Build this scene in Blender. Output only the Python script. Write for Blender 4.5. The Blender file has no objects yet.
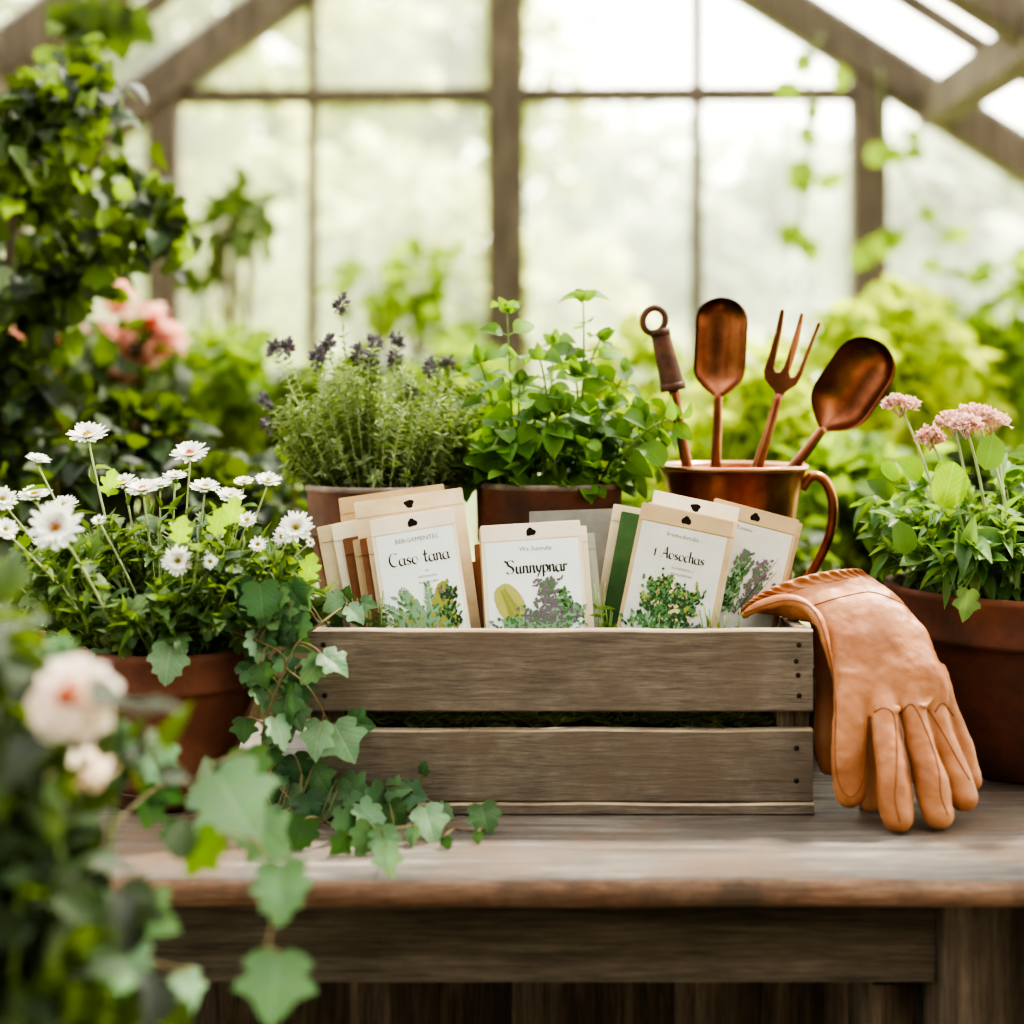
import bpy, math, random
import numpy as np
from mathutils import Vector, Matrix, noise as mnoise

random.seed(7)
rng = np.random.default_rng(7)
SC = bpy.context.scene
COL = SC.collection
PI = math.pi
F = 1500.0          # focal length in pixels of the 1024 frame
VX, VY = 512.0, 390.0
CAMZ = 0.425        # eye above the bench top (bench top is z = 0)
FLOOR = -0.80


def at(px, py, d):
    """point at depth d seen in direction (px, py)"""
    return np.array([(px - VX) * d / F, d, CAMZ - (py - VY) * d / F])


def lin(c):
    c = c / 255.0
    return c / 12.92 if c <= 0.04045 else ((c + 0.055) / 1.055) ** 2.4


def rgb(r, g, b):
    return (lin(r), lin(g), lin(b), 1.0)


def nz(v):
    v = np.asarray(v, float)
    n = np.linalg.norm(v)
    return v / n if n > 1e-12 else np.array([0, 0, 1.0])


# ------------------------------------------------------------------ mesh builder
class MB:
    def __init__(self):
        self.v = []
        self.f = {3: [], 4: []}
        self.fm = {3: [], 4: []}
        self.n = 0
        self.ng = []      # ngons (tuple, mat)
        self.la = []      # leaf-local coordinates of instanced leaves

    def add(self, verts, faces, mat=0):
        verts = np.asarray(verts, float)
        for fc in faces:
            k = len(fc)
            t = tuple(i + self.n for i in fc)
            if k in (3, 4):
                self.f[k].append(t)
                self.fm[k].append(mat)
            else:
                self.ng.append((t, mat))
        self.v.append(verts)
        self.n += len(verts)

    def inst(self, tmpl, M, p, mat=0):
        """template = (verts, tris, quads)"""
        V, T, Q = tmpl
        self.v.append(V @ M.T + p)
        self.la.append((self.n, V))
        if len(T):
            self.f[3].append(T + self.n)
            self.fm[3].append(mat)
        if len(Q):
            self.f[4].append(Q + self.n)
            self.fm[4].append(mat)
        self.n += len(V)

    def mesh(self, name, off=(0, 0, 0), smooth=True):
        V = np.concatenate(self.v) - np.asarray(off, float)
        loops, starts, totals, mats = [], [], [], []
        pos = 0
        for k in (3, 4):
            for fc, m in zip(self.f[k], self.fm[k]):
                a = np.asarray(fc, dtype=np.int32).reshape(-1, k)
                loops.append(a.ravel())
                cnt = len(a)
                starts.append(pos + np.arange(cnt) * k)
                totals.append(np.full(cnt, k))
                mats.append(np.full(cnt, m))
                pos += cnt * k
        for t, m in self.ng:
            loops.append(np.array(t, dtype=np.int32))
            starts.append(np.array([pos]))
            totals.append(np.array([len(t)]))
            mats.append(np.array([m]))
            pos += len(t)
        loops = np.concatenate(loops).astype(np.int32)
        starts = np.concatenate(starts).astype(np.int32)
        mats = np.concatenate(mats).astype(np.int32)
        me = bpy.data.meshes.new(name)
        me.vertices.add(len(V))
        me.vertices.foreach_set('co', V.astype(np.float32).ravel())
        me.loops.add(len(loops))
        me.loops.foreach_set('vertex_index', loops)
        me.polygons.add(len(starts))
        me.polygons.foreach_set('loop_start', starts)
        me.polygons.foreach_set('material_index', mats)
        me.polygons.foreach_set('use_smooth', np.full(len(starts), smooth, dtype=bool))
        me.update(calc_edges=True)
        if self.la:
            A = np.zeros((len(V), 3), dtype=np.float32)
            for st, tv in self.la:
                A[st:st + len(tv)] = tv
            at_ = me.attributes.new('leafco', 'FLOAT_VECTOR', 'POINT')
            at_.data.foreach_set('vector', A.ravel())
        me.validate()
        return me

    # --- shapes
    def box(self, x0, x1, y0, y1, z0, z1, bev=0.0, mat=0, M=None):
        b = min(bev, (x1 - x0) / 2.01, (y1 - y0) / 2.01, (z1 - z0) / 2.01)
        if b <= 0:
            V = np.array([[x, y, z] for z in (z0, z1) for y in (y0, y1) for x in (x0, x1)])
            Fc = [(0, 2, 3, 1), (4, 5, 7, 6), (0, 1, 5, 4), (2, 6, 7, 3), (0, 4, 6, 2), (1, 3, 7, 5)]
        else:
            V = []
            for sx in (0, 1):
                for sy in (0, 1):
                    for sz in (0, 1):
                        X, Y, Z = (x0, x1)[sx], (y0, y1)[sy], (z0, z1)[sz]
                        dx, dy, dz = (b, -b)[sx], (b, -b)[sy], (b, -b)[sz]
                        V += [[X, Y + dy, Z + dz], [X + dx, Y, Z + dz], [X + dx, Y + dy, Z]]
            V = np.array(V)
            idx = lambda sx, sy, sz, a: ((sx * 2 + sy) * 2 + sz) * 3 + a
            Fc = []
            for s in (0, 1):
                q = [idx(s, 0, 0, 0), idx(s, 1, 0, 0), idx(s, 1, 1, 0), idx(s, 0, 1, 0)]
                Fc.append(tuple(q if s else q[::-1]))
                q = [idx(0, s, 0, 1), idx(1, s, 0, 1), idx(1, s, 1, 1), idx(0, s, 1, 1)]
                Fc.append(tuple(q[::-1] if s else q))
                q = [idx(0, 0, s, 2), idx(1, 0, s, 2), idx(1, 1, s, 2), idx(0, 1, s, 2)]
                Fc.append(tuple(q if s else q[::-1]))
            for i in (0, 1):
                for j in (0, 1):
                    Fc.append((idx(i, j, 0, 0), idx(i, j, 0, 1), idx(i, j, 1, 1), idx(i, j, 1, 0)))
                    Fc.append((idx(i, 0, j, 0), idx(i, 0, j, 2), idx(i, 1, j, 2), idx(i, 1, j, 0)))
                    Fc.append((idx(0, i, j, 1), idx(0, i, j, 2), idx(1, i, j, 2), idx(1, i, j, 1)))
            for i in (0, 1):
                for j in (0, 1):
                    for k in (0, 1):
                        Fc.append((idx(i, j, k, 0), idx(i, j, k, 1), idx(i, j, k, 2)))
        if M is not None:
            V = V @ np.asarray(M)[:3, :3].T + np.asarray(M)[:3, 3]
        self.add(V, Fc, mat)

    def beam(self, a, b, w, h, up=(0, 0, 1), bev=0.004, mat=0):
        """box bar from a to b: w across, h along up"""
        a, b = np.asarray(a, float), np.asarray(b, float)
        L = np.linalg.norm(b - a)
        x = (b - a) / L
        y = nz(np.cross(up, x))
        z = np.cross(x, y)
        M = np.eye(4)
        M[:3, 0], M[:3, 1], M[:3, 2], M[:3, 3] = x, y, z, a
        self.box(0, L, -w / 2, w / 2, -h / 2, h / 2, bev, mat, M)

    def tube(self, pts, rad, n=8, mat=0, flat=None, caps=True, frame=None):
        """tube through pts; rad scalar/list; flat = scale of second axis; frame = fixed first axis hint"""
        P = np.asarray(pts, float)
        m = len(P)
        R = np.full(m, rad, float) if np.isscalar(rad) else np.asarray(rad, float)
        fl = np.ones(m) if flat is None else (np.full(m, flat) if np.isscalar(flat) else np.asarray(flat))
        T = np.gradient(P, axis=0)
        ref = np.array(frame, float) if frame is not None else None
        u = None
        V = []
        ang = np.arange(n) * 2 * PI / n
        for i in range(m):
            t = nz(T[i])
            if ref is not None:
                u = nz(ref - t * np.dot(ref, t))
            elif u is None:
                h = np.array([0, 0, 1.0]) if abs(t[2]) < .9 else np.array([1.0, 0, 0])
                u = nz(np.cross(h, t))
            else:
                u = nz(u - t * np.dot(u, t))
            w = np.cross(t, u)
            V.append(P[i] + R[i] * (np.cos(ang)[:, None] * u + fl[i] * np.sin(ang)[:, None] * w))
        V = np.concatenate(V)
        Fc = []
        for i in range(m - 1):
            for j in range(n):
                k = (j + 1) % n
                Fc.append((i * n + j, i * n + k, (i + 1) * n + k, (i + 1) * n + j))
        if caps:
            V = np.concatenate([V, [P[0]], [P[-1]]])
            c0, c1 = len(V) - 2, len(V) - 1
            for j in range(n):
                k = (j + 1) % n
                Fc.append((c0, k, j))
                Fc.append((c1, (m - 1) * n + j, (m - 1) * n + k))
        self.add(V, Fc, mat)

    def lathe(self, prof, c=(0, 0, 0), n=64, mat=0, wob=0.0):
        V, Fc = [], []
        ang = np.arange(n) * 2 * PI / n
        for r, z in prof:
            rr = r * (1 + wob * np.sin(3 * ang + z * 20))
            V.append(np.stack([c[0] + rr * np.cos(ang), c[1] + rr * np.sin(ang), np.full(n, c[2] + z)], 1))
        for i in range(len(prof) - 1):
            for j in range(n):
                k = (j + 1) % n
                Fc.append((i * n + j, i * n + k, (i + 1) * n + k, (i + 1) * n + j))
        self.add(np.concatenate(V), Fc, mat)


def tag(o, label=None, cat=None, group=None, kind=None):
    if label: o['label'] = label
    if cat: o['category'] = cat
    if group: o['group'] = group
    if kind: o['kind'] = kind
    return o


def empty(name, loc, label, cat, group=None):
    o = bpy.data.objects.new(name, None)
    COL.objects.link(o)
    o.location = tuple(float(x) for x in loc)
    o.empty_display_size = .02
    return tag(o, label, cat, group)


def wloc(o):
    p = np.zeros(3)
    while o is not None:
        p = p + np.array(o.location)
        o = o.parent
    return p


def obj(name, mb, mats, parent=None, loc=None, smooth=True, label=None):
    off = wloc(parent) if parent is not None else (np.asarray(loc, float) if loc is not None else np.zeros(3))
    me = mb.mesh(name, off, smooth) if isinstance(mb, MB) else mb
    if not isinstance(mats, (list, tuple)):
        mats = [mats]
    for m in mats:
        me.materials.append(m)
    o = bpy.data.objects.new(name, me)
    COL.objects.link(o)
    if parent is not None:
        o.parent = parent
    elif loc is not None:
        o.location = tuple(loc)
    if label: o['label'] = label
    return o


def struct(name, mb, mat, smooth=False):
    o = obj(name, mb, mat, smooth=smooth)
    o['kind'] = 'structure'
    return o


# ------------------------------------------------------------------ materials
class NT:
    def __init__(self, name):
        self.m = bpy.data.materials.new(name)
        self.m.use_nodes = True
        self.t = self.m.node_tree
        self.t.nodes.clear()
        self.out = self.n('ShaderNodeOutputMaterial')

    def n(self, typ, **kw):
        nd = self.t.nodes.new(typ)
        for k, v in kw.items():
            if k in nd.inputs.keys():
                nd.inputs[k].default_value = v
            else:
                setattr(nd, k, v)
        return nd

    def l(self, a, ao, b, bi):
        self.t.links.new(a.outputs[ao], b.inputs[bi])

    def ramp(self, stops):
        r = self.n('ShaderNodeValToRGB')
        e = r.color_ramp.elements
        while len(e) > 1:
            e.remove(e[-1])
        e[0].position, e[0].color = stops[0]
        for p, c in stops[1:]:
            x = e.new(p)
            x.color = c
        return r

    def coords(self, scale=(1, 1, 1)):
        tc = self.n('ShaderNodeTexCoord')
        mp = self.n('ShaderNodeMapping')
        mp.inputs['Scale'].default_value = scale
        self.l(tc, 'Object', mp, 'Vector')
        return mp

    def noise(self, mp, scale, detail=4, rough=.55, dist=0.0):
        nd = self.n('ShaderNodeTexNoise')
        nd.inputs['Scale'].default_value = scale
        nd.inputs['Detail'].default_value = detail
        nd.inputs['Roughness'].default_value = rough
        nd.inputs['Distortion'].default_value = dist
        self.l(mp, 'Vector', nd, 'Vector')
        return nd

    def mix(self, a, b, fac=None, mode='MIX', f=0.5):
        """colour mix; a, b = (node, out) or colour"""
        m = self.n('ShaderNodeMix', data_type='RGBA', blend_type=mode)
        m.inputs[0].default_value = f
        if fac is not None:
            self.l(fac[0], fac[1], m, 0)
        for i, x in ((6, a), (7, b)):
            if isinstance(x[0], bpy.types.Node):
                self.t.links.new(x[0].outputs[x[1]], m.inputs[i])
            else:
                m.inputs[i].default_value = x
        return m

    def bump(self, src, so, strength=.3, dist=.002, prev=None):
        b = self.n('ShaderNodeBump')
        b.inputs['Strength'].default_value = strength
        b.inputs['Distance'].default_value = dist
        self.l(src, so, b, 'Height')
        if prev is not None:
            self.l(prev, 'Normal', b, 'Normal')
        return b


def mat_leaf(name, cols, transl=.45, rough=.45, tcol=None, spec=.35, vein=.45):
    t = NT(name)
    g = t.n('ShaderNodeNewGeometry')
    k = len(cols)
    r = t.ramp([(i / max(1, k - 1), c) for i, c in enumerate(cols)])
    t.l(g, 'Random Per Island', r, 'Fac')
    mp = t.coords()
    nz_ = t.noise(mp, 60, 3)
    mx = t.mix((r, 'Color'), (nz_, 'Color'), mode='OVERLAY', f=.25)
    bmp = None
    if vein:
        at_ = t.n('ShaderNodeAttribute', attribute_name='leafco')
        sx = t.n('ShaderNodeSeparateXYZ')
        t.l(at_, 'Vector', sx, 0)

        def mth(op, x, y=None, clamp=False):
            m = t.n('ShaderNodeMath', operation=op, use_clamp=clamp)
            for i, v in enumerate((x, y)):
                if v is None: continue
                if isinstance(v, tuple): t.t.links.new(v[0].outputs[v[1]], m.inputs[i])
                else: m.inputs[i].default_value = v
            return (m, 0)
        ax_ = mth('ABSOLUTE', (sx, 'X'))
        mid = mth('SUBTRACT', 1.0, mth('DIVIDE', ax_, .035), True)
        q = mth('SUBTRACT', mth('MULTIPLY', (sx, 'Y'), 6.5), mth('MULTIPLY', ax_, 6.0))
        pp = mth('PINGPONG', q, .5)
        side = mth('SUBTRACT', 1.0, mth('DIVIDE', pp, .11), True)
        vn = mth('MAXIMUM', mid, mth('MULTIPLY', side, .6))
        hs = t.n('ShaderNodeHueSaturation')
        hs.inputs['Saturation'].default_value = .8
        hs.inputs['Value'].default_value = 1.7
        t.l(mx, 2, hs, 'Color')
        vf = mth('MULTIPLY', vn, vein)
        mx = t.mix((mx, 2), (hs, 'Color'), vf)
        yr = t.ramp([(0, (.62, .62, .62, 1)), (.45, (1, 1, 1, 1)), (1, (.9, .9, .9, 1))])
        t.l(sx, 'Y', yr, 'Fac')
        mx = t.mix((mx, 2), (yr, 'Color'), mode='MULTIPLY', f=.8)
        bmp = t.n('ShaderNodeBump')
        bmp.inputs['Strength'].default_value = .5
        bmp.inputs['Distance'].default_value = -.0006
        t.t.links.new(vn[0].outputs[0], bmp.inputs['Height'])
    p = t.n('ShaderNodeBsdfPrincipled')
    p.inputs['Roughness'].default_value = rough
    p.inputs['Specular IOR Level'].default_value = spec
    t.l(mx, 2, p, 'Base Color')
    if bmp is not None:
        t.l(bmp, 'Normal', p, 'Normal')
    tr = t.n('ShaderNodeBsdfTranslucent')
    mt = t.mix((mx, 2), tcol or rgb(170, 200, 40), mode='MIX', f=.45)
    t.l(mt, 2, tr, 'Color')
    ms = t.n('ShaderNodeMixShader')
    ms.inputs[0].default_value = transl
    t.l(p, 'BSDF', ms, 1)
    t.l(tr, 'BSDF', ms, 2)
    t.l(ms, 'Shader', t.out, 'Surface')
    return t.m


def mat_wood(name, dark, mid, light, axis=0, scale=1.0, rough=.8, stain=None, stain_amt=.0, bump=.5):
    """weathered wood with grain along axis"""
    t = NT(name)
    s = [36 * scale] * 3
    s[axis] = 2.6 * scale
    mp = t.coords(tuple(s))
    n1 = t.noise(mp, 2.2, 8, .65, .4)
    s2 = [230 * scale] * 3
    s2[axis] = 9 * scale
    mp2 = t.coords(tuple(s2))
    n2 = t.noise(mp2, 2.2, 6, .75)
    mp3 = t.coords()
    n3 = t.noise(mp3, 9 * scale, 5, .6)
    r = t.ramp([(.18, dark), (.5, mid), (.82, light)])
    t.l(n1, 'Fac', r, 'Fac')
    r2 = t.ramp([(.32, (.3, .3, .3, 1)), (.62, (1.2, 1.2, 1.2, 1))])
    t.l(n2, 'Fac', r2, 'Fac')
    mx = t.mix((r, 'Color'), (r2, 'Color'), mode='MULTIPLY', f=.75)
    r3 = t.ramp([(.35, (.5, .5, .5, 1)), (.62, (1.1, 1.1, 1.1, 1))])
    t.l(n3, 'Fac', r3, 'Fac')
    mx2 = t.mix((mx, 2), (r3, 'Color'), mode='MULTIPLY', f=.45)
    last = mx2
    if stain is not None:
        n4 = t.noise(mp3, 5 * scale, 6, .65)
        r4 = t.ramp([(.5 - stain_amt * .2, (0, 0, 0, 1)), (.62, (1, 1, 1, 1))])
        t.l(n4, 'Fac', r4, 'Fac')
        last = t.mix((mx2, 2), stain, (r4, 'Color'))
    p = t.n('ShaderNodeBsdfPrincipled')
    p.inputs['Roughness'].default_value = rough
    p.inputs['Specular IOR Level'].default_value = .3
    t.l(last, 2, p, 'Base Color')
    b = t.bump(n2, 'Fac', bump, .0015)
    b2 = t.bump(n1, 'Fac', bump, .003, b)
    t.l(b2, 'Normal', p, 'Normal')
    t.l(p, 'BSDF', t.out, 'Surface')
    return t.m


def mat_mottle(name, cols, scale=20, rough=.7, metal=0.0, bump=.2, bscale=120, spec=.4, bdist=.001, stretch=(1, 1, 1)):
    t = NT(name)
    mp = t.coords(stretch)
    n1 = t.noise(mp, scale, 6, .6)
    k = len(cols)
    r = t.ramp([(.3 + .4 * i / max(1, k - 1), c) for i, c in enumerate(cols)])
    t.l(n1, 'Fac', r, 'Fac')
    p = t.n('ShaderNodeBsdfPrincipled')
    p.inputs['Roughness'].default_value = rough
    p.inputs['Metallic'].default_value = metal
    p.inputs['Specular IOR Level'].default_value = spec
    t.l(r, 'Color', p, 'Base Color')
    n2 = t.noise(mp, bscale, 4, .6)
    b = t.bump(n2, 'Fac', bump, bdist)
    t.l(b, 'Normal', p, 'Normal')
    t.l(p, 'BSDF', t.out, 'Surface')
    return t.m


def mat_plain(name, c, rough=.7, metal=0.0, spec=.3):
    return mat_mottle(name, [tuple(x * .9 for x in c[:3]) + (1,), c], 40, rough, metal, .08, 200, spec)


M = {}
M['bench_top'] = mat_wood('bench_top_wood', rgb(46, 42, 38), rgb(112, 103, 94), rgb(166, 157, 146), 0, 1.0, .55, rgb(104, 84, 68), .2, .9)
M['bench_edge'] = mat_wood('bench_edge_wood', rgb(82, 62, 50), rgb(148, 114, 94), rgb(184, 156, 134), 0, 1.3, .8, rgb(96, 80, 68), .05, .8)
M['bench_dark'] = mat_wood('bench_apron_wood', rgb(66, 61, 56), rgb(116, 108, 99), rgb(148, 139, 129), 0, 1.0, .85)
M['bench_leg'] = mat_wood('bench_leg_wood', rgb(52, 45, 39), rgb(104, 91, 78), rgb(142, 127, 111), 2, 1.0, .85)
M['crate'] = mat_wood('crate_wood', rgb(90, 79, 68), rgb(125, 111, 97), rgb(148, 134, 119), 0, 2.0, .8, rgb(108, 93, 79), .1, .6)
M['crate_rim_lit'] = mat_wood('crate_rim_lit_wood', rgb(110, 92, 74), rgb(176, 154, 128), rgb(212, 194, 168), 0, 1.4, .8)  # paler copy of the crate wood; rim light on slat tops is in the colour
M['crate_end'] = mat_wood('crate_end_wood', rgb(50, 40, 32), rgb(104, 86, 70), rgb(140, 120, 100), 2, 1.3, .85)
M['frame'] = mat_wood('greenhouse_timber', rgb(78, 68, 58), rgb(116, 104, 90), rgb(146, 133, 116), 2, .6, .8)
M['nail'] = mat_plain('rusty_nail', rgb(44, 34, 28), .6, .4)
M['terra'] = mat_mottle('terracotta', [rgb(80, 46, 33), rgb(112, 67, 48), rgb(138, 89, 68)], 9, .75, 0, .25, 160)
M['terra_dark'] = mat_mottle('old_terracotta', [rgb(54, 32, 23), rgb(84, 48, 33), rgb(112, 70, 50)], 14, .7, 0, .3, 140)
M['terra_moss'] = mat_mottle('mossy_terracotta', [rgb(46, 36, 26), rgb(98, 56, 38), rgb(132, 78, 54)], 8, .8, 0, .35, 130)
M['rimgrey'] = mat_mottle('worn_rim', [rgb(84, 66, 56), rgb(132, 116, 104)], 30, .6)
M['soil'] = mat_mottle('potting_soil', [rgb(18, 13, 10), rgb(42, 31, 23)], 60, .95, 0, .9, 200, .1, .004)
M['copper'] = mat_mottle('aged_copper', [rgb(104, 60, 40), rgb(156, 96, 66), rgb(192, 130, 96)], 12, .30, 1.0, .12, 60)
M['copper_tool'] = mat_mottle('tool_copper', [rgb(86, 52, 38), rgb(128, 80, 58), rgb(160, 106, 80)], 16, .30, 1.0, .15, 70)
M['grip'] = mat_mottle('tool_grip_wood', [rgb(64, 38, 26), rgb(100, 62, 44)], 60, .6, .2, .4, 150)
M['kraft'] = mat_mottle('kraft_paper', [rgb(204, 182, 144), rgb(220, 200, 164), rgb(230, 212, 182)], 25, .85, 0, .1, 300)
M['kraft_light'] = mat_mottle('cream_paper', [rgb(228, 212, 188), rgb(238, 226, 206)], 25, .85, 0, .1, 300)
M['kraft_brown'] = mat_mottle('brown_paper', [rgb(120, 76, 50), rgb(156, 106, 76)], 25, .85, 0, .1, 300)
M['kraft_mid'] = mat_mottle('tan_paper', [rgb(184, 156, 116), rgb(202, 176, 136)], 25, .85, 0, .1, 300)
M['panel'] = mat_mottle('label_paper', [rgb(226, 232, 230), rgb(238, 242, 240)], 30, .8, 0, .05, 300)
M['panel_grey'] = mat_mottle('grey_label_paper', [rgb(196, 196, 186), rgb(210, 210, 200)], 30, .8, 0, .05, 300)
M['green_card'] = mat_mottle('green_paper', [rgb(52, 82, 46), rgb(74, 106, 60)], 25, .8)
M['grey_card'] = mat_mottle('grey_card', [rgb(112, 110, 104), rgb(142, 138, 130)], 25, .75)
M['grey_paper'] = mat_mottle('grey_green_paper', [rgb(150, 154, 138), rgb(176, 178, 162)], 25, .8)
M['ink'] = mat_plain('ink', rgb(44, 36, 30), .8)
M['ink_soft'] = mat_plain('soft_ink', rgb(120, 116, 108), .8)
M['hole'] = mat_plain('hole_shadow', rgb(30, 20, 14), .95)
INK = [mat_plain('print_sage', rgb(132, 164, 128), .85), mat_plain('print_green', rgb(84, 124, 74), .85),
       mat_plain('print_olive', rgb(150, 152, 74), .85), mat_plain('print_dark_green', rgb(48, 74, 40), .85),
       mat_plain('print_grey_purple', rgb(116, 106, 112), .85), mat_plain('print_yellow_green', rgb(178, 176, 96), .85),
       mat_plain('print_tan', rgb(212, 190, 146), .85)]


def mat_leather():
    t = NT('tan_leather')
    mp = t.coords()
    n1 = t.noise(mp, 14, 5, .6)
    r = t.ramp([(.28, rgb(136, 82, 48)), (.5, rgb(168, 110, 70)), (.72, rgb(188, 132, 92))])
    t.l(n1, 'Fac', r, 'Fac')
    p = t.n('ShaderNodeBsdfPrincipled')
    p.inputs['Roughness'].default_value = .48
    p.inputs['Specular IOR Level'].default_value = .4
    t.l(r, 'Color', p, 'Base Color')
    n2 = t.noise(mp, 420, 3, .6)
    n3 = t.noise(mp, 55, 4, .6, .5)
    b = t.bump(n2, 'Fac', .3, .0008)
    b2 = t.bump(n3, 'Fac', .28, .003, b)
    t.l(b2, 'Normal', p, 'Normal')
    t.l(p, 'BSDF', t.out, 'Surface')
    return t.m


M['leather'] = mat_leather()
M['leather_dark'] = mat_mottle('worn_leather', [rgb(118, 66, 36), rgb(156, 94, 56)], 20, .55, 0, .3, 90)
M['thread'] = mat_plain('seam_leather', rgb(128, 76, 42), .7)

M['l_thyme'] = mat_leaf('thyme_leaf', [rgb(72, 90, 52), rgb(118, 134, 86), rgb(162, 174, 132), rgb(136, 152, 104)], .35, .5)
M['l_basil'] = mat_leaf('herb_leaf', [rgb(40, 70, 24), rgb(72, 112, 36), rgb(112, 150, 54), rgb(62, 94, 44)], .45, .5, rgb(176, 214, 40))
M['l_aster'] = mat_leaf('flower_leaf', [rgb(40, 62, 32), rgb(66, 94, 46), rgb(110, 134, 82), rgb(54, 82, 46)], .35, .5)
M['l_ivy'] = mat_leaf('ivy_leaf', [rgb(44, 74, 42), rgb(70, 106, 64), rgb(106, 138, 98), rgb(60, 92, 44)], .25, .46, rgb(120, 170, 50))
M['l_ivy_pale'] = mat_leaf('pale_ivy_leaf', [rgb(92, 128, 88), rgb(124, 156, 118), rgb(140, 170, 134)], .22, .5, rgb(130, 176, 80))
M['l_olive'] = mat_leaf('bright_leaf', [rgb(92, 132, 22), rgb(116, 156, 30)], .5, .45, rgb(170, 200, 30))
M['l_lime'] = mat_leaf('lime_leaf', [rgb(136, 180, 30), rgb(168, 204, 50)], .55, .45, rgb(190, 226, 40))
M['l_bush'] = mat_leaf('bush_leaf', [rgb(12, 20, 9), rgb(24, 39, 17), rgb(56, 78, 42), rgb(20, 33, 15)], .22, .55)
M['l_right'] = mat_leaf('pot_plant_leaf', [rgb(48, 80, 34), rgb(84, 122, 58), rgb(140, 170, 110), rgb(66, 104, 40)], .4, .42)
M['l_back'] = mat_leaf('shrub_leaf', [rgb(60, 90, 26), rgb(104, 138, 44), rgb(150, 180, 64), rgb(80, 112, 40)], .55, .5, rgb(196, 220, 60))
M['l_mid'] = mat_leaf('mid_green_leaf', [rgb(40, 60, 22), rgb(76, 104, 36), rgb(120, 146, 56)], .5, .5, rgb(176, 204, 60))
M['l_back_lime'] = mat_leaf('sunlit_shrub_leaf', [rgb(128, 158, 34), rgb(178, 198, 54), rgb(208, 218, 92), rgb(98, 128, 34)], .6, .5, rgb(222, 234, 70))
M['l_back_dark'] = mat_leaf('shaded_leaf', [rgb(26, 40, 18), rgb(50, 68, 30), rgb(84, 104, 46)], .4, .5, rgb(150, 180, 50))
M['l_tree'] = mat_leaf('tree_leaf', [rgb(160, 176, 96), rgb(206, 214, 132), rgb(236, 238, 178)], .55, .6, rgb(240, 244, 180))  # bright outdoor haze is put into these pale leaf colours
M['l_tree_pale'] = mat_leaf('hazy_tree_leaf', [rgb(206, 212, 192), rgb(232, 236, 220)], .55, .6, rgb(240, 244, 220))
M['stem'] = mat_mottle('green_stem', [rgb(84, 110, 50), rgb(130, 150, 80)], 30, .6)
M['stem_pale'] = mat_mottle('pale_stem', [rgb(140, 156, 100), rgb(176, 186, 136)], 30, .6)
M['stem_brown'] = mat_mottle('brown_stem', [rgb(76, 62, 38), rgb(120, 104, 66)], 30, .7)
M['bark'] = mat_mottle('bark', [rgb(50, 40, 30), rgb(92, 76, 58)], 20, .9, 0, .6, 40)
M['petal'] = mat_leaf('white_petal', [rgb(236, 236, 226), rgb(248, 248, 242)], .3, .6, rgb(250, 250, 235), vein=0)
M['petal_cream'] = mat_leaf('cream_petal', [rgb(246, 226, 206), rgb(250, 238, 224)], .3, .6, rgb(250, 230, 210), vein=0)
M['petal_pink'] = mat_leaf('pink_petal', [rgb(206, 150, 134), rgb(228, 186, 172), rgb(240, 220, 208)], .35, .6, rgb(250, 215, 200), vein=0)
M['petal_coral'] = mat_leaf('coral_petal', [rgb(232, 150, 130), rgb(246, 190, 172), rgb(250, 226, 212)], .4, .6, rgb(250, 190, 170), vein=0)
M['purple'] = mat_leaf('purple_bud', [rgb(84, 78, 86), rgb(122, 110, 118), rgb(104, 116, 92)], .15, .7, rgb(100, 90, 110), vein=0)
M['gold'] = mat_plain('flower_centre', rgb(206, 170, 40), .8)
M['orange'] = mat_plain('orange_flower_centre', rgb(222, 122, 62), .8)
M['gravel'] = mat_mottle('earth_floor', [rgb(74, 62, 48), rgb(116, 100, 78)], 14, .95, 0, .8, 60, .1, .01)
M['lawn'] = mat_mottle('lawn', [rgb(120, 146, 70), rgb(168, 186, 104)], 6, .95, 0, .5, 60, .1, .02)


def mat_moss():
    t = NT('moss')
    mp = t.coords()
    n1 = t.noise(mp, 60, 6, .7)
    r = t.ramp([(.3, rgb(26, 24, 14)), (.5, rgb(60, 66, 30)), (.7, rgb(104, 104, 58))])
    t.l(n1, 'Fac', r, 'Fac')
    p = t.n('ShaderNodeBsdfPrincipled')
    p.inputs['Roughness'].default_value = .95
    t.l(r, 'Color', p, 'Base Color')
    t.l(p, 'BSDF', t.out, 'Surface')
    return t.m


M['moss'] = mat_moss()
M['straw'] = mat_leaf('straw_blade', [rgb(30, 38, 18), rgb(58, 62, 30), rgb(90, 84, 54), rgb(30, 34, 16)], .3, .7, vein=0)


def mat_glass(name, haze=.12, tint=(1, 1, .98, 1)):
    t = NT(name)
    tr = t.n('ShaderNodeBsdfTransparent')
    tr.inputs['Color'].default_value = tint
    gl = t.n('ShaderNodeBsdfGlossy')
    gl.inputs['Roughness'].default_value = .1
    tl = t.n('ShaderNodeBsdfTranslucent')
    tl.inputs['Color'].default_value = (.95, .95, .88, 1)
    mp = t.coords()
    n1 = t.noise(mp, 2.5, 4, .6)
    r = t.ramp([(.35, (haze * .6,) * 3 + (1,)), (.7, (haze * 1.4,) * 3 + (1,))])
    t.l(n1, 'Fac', r, 'Fac')
    m1 = t.n('ShaderNodeMixShader')
    t.l(r, 'Color', m1, 0)
    t.l(tr, 'BSDF', m1, 1)
    t.l(tl, 'BSDF', m1, 2)
    m2 = t.n('ShaderNodeMixShader')
    m2.inputs[0].default_value = .03
    t.l(m1, 'Shader', m2, 1)
    t.l(gl, 'BSDF', m2, 2)
    t.l(m2, 'Shader', t.out, 'Surface')
    return t.m


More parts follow.
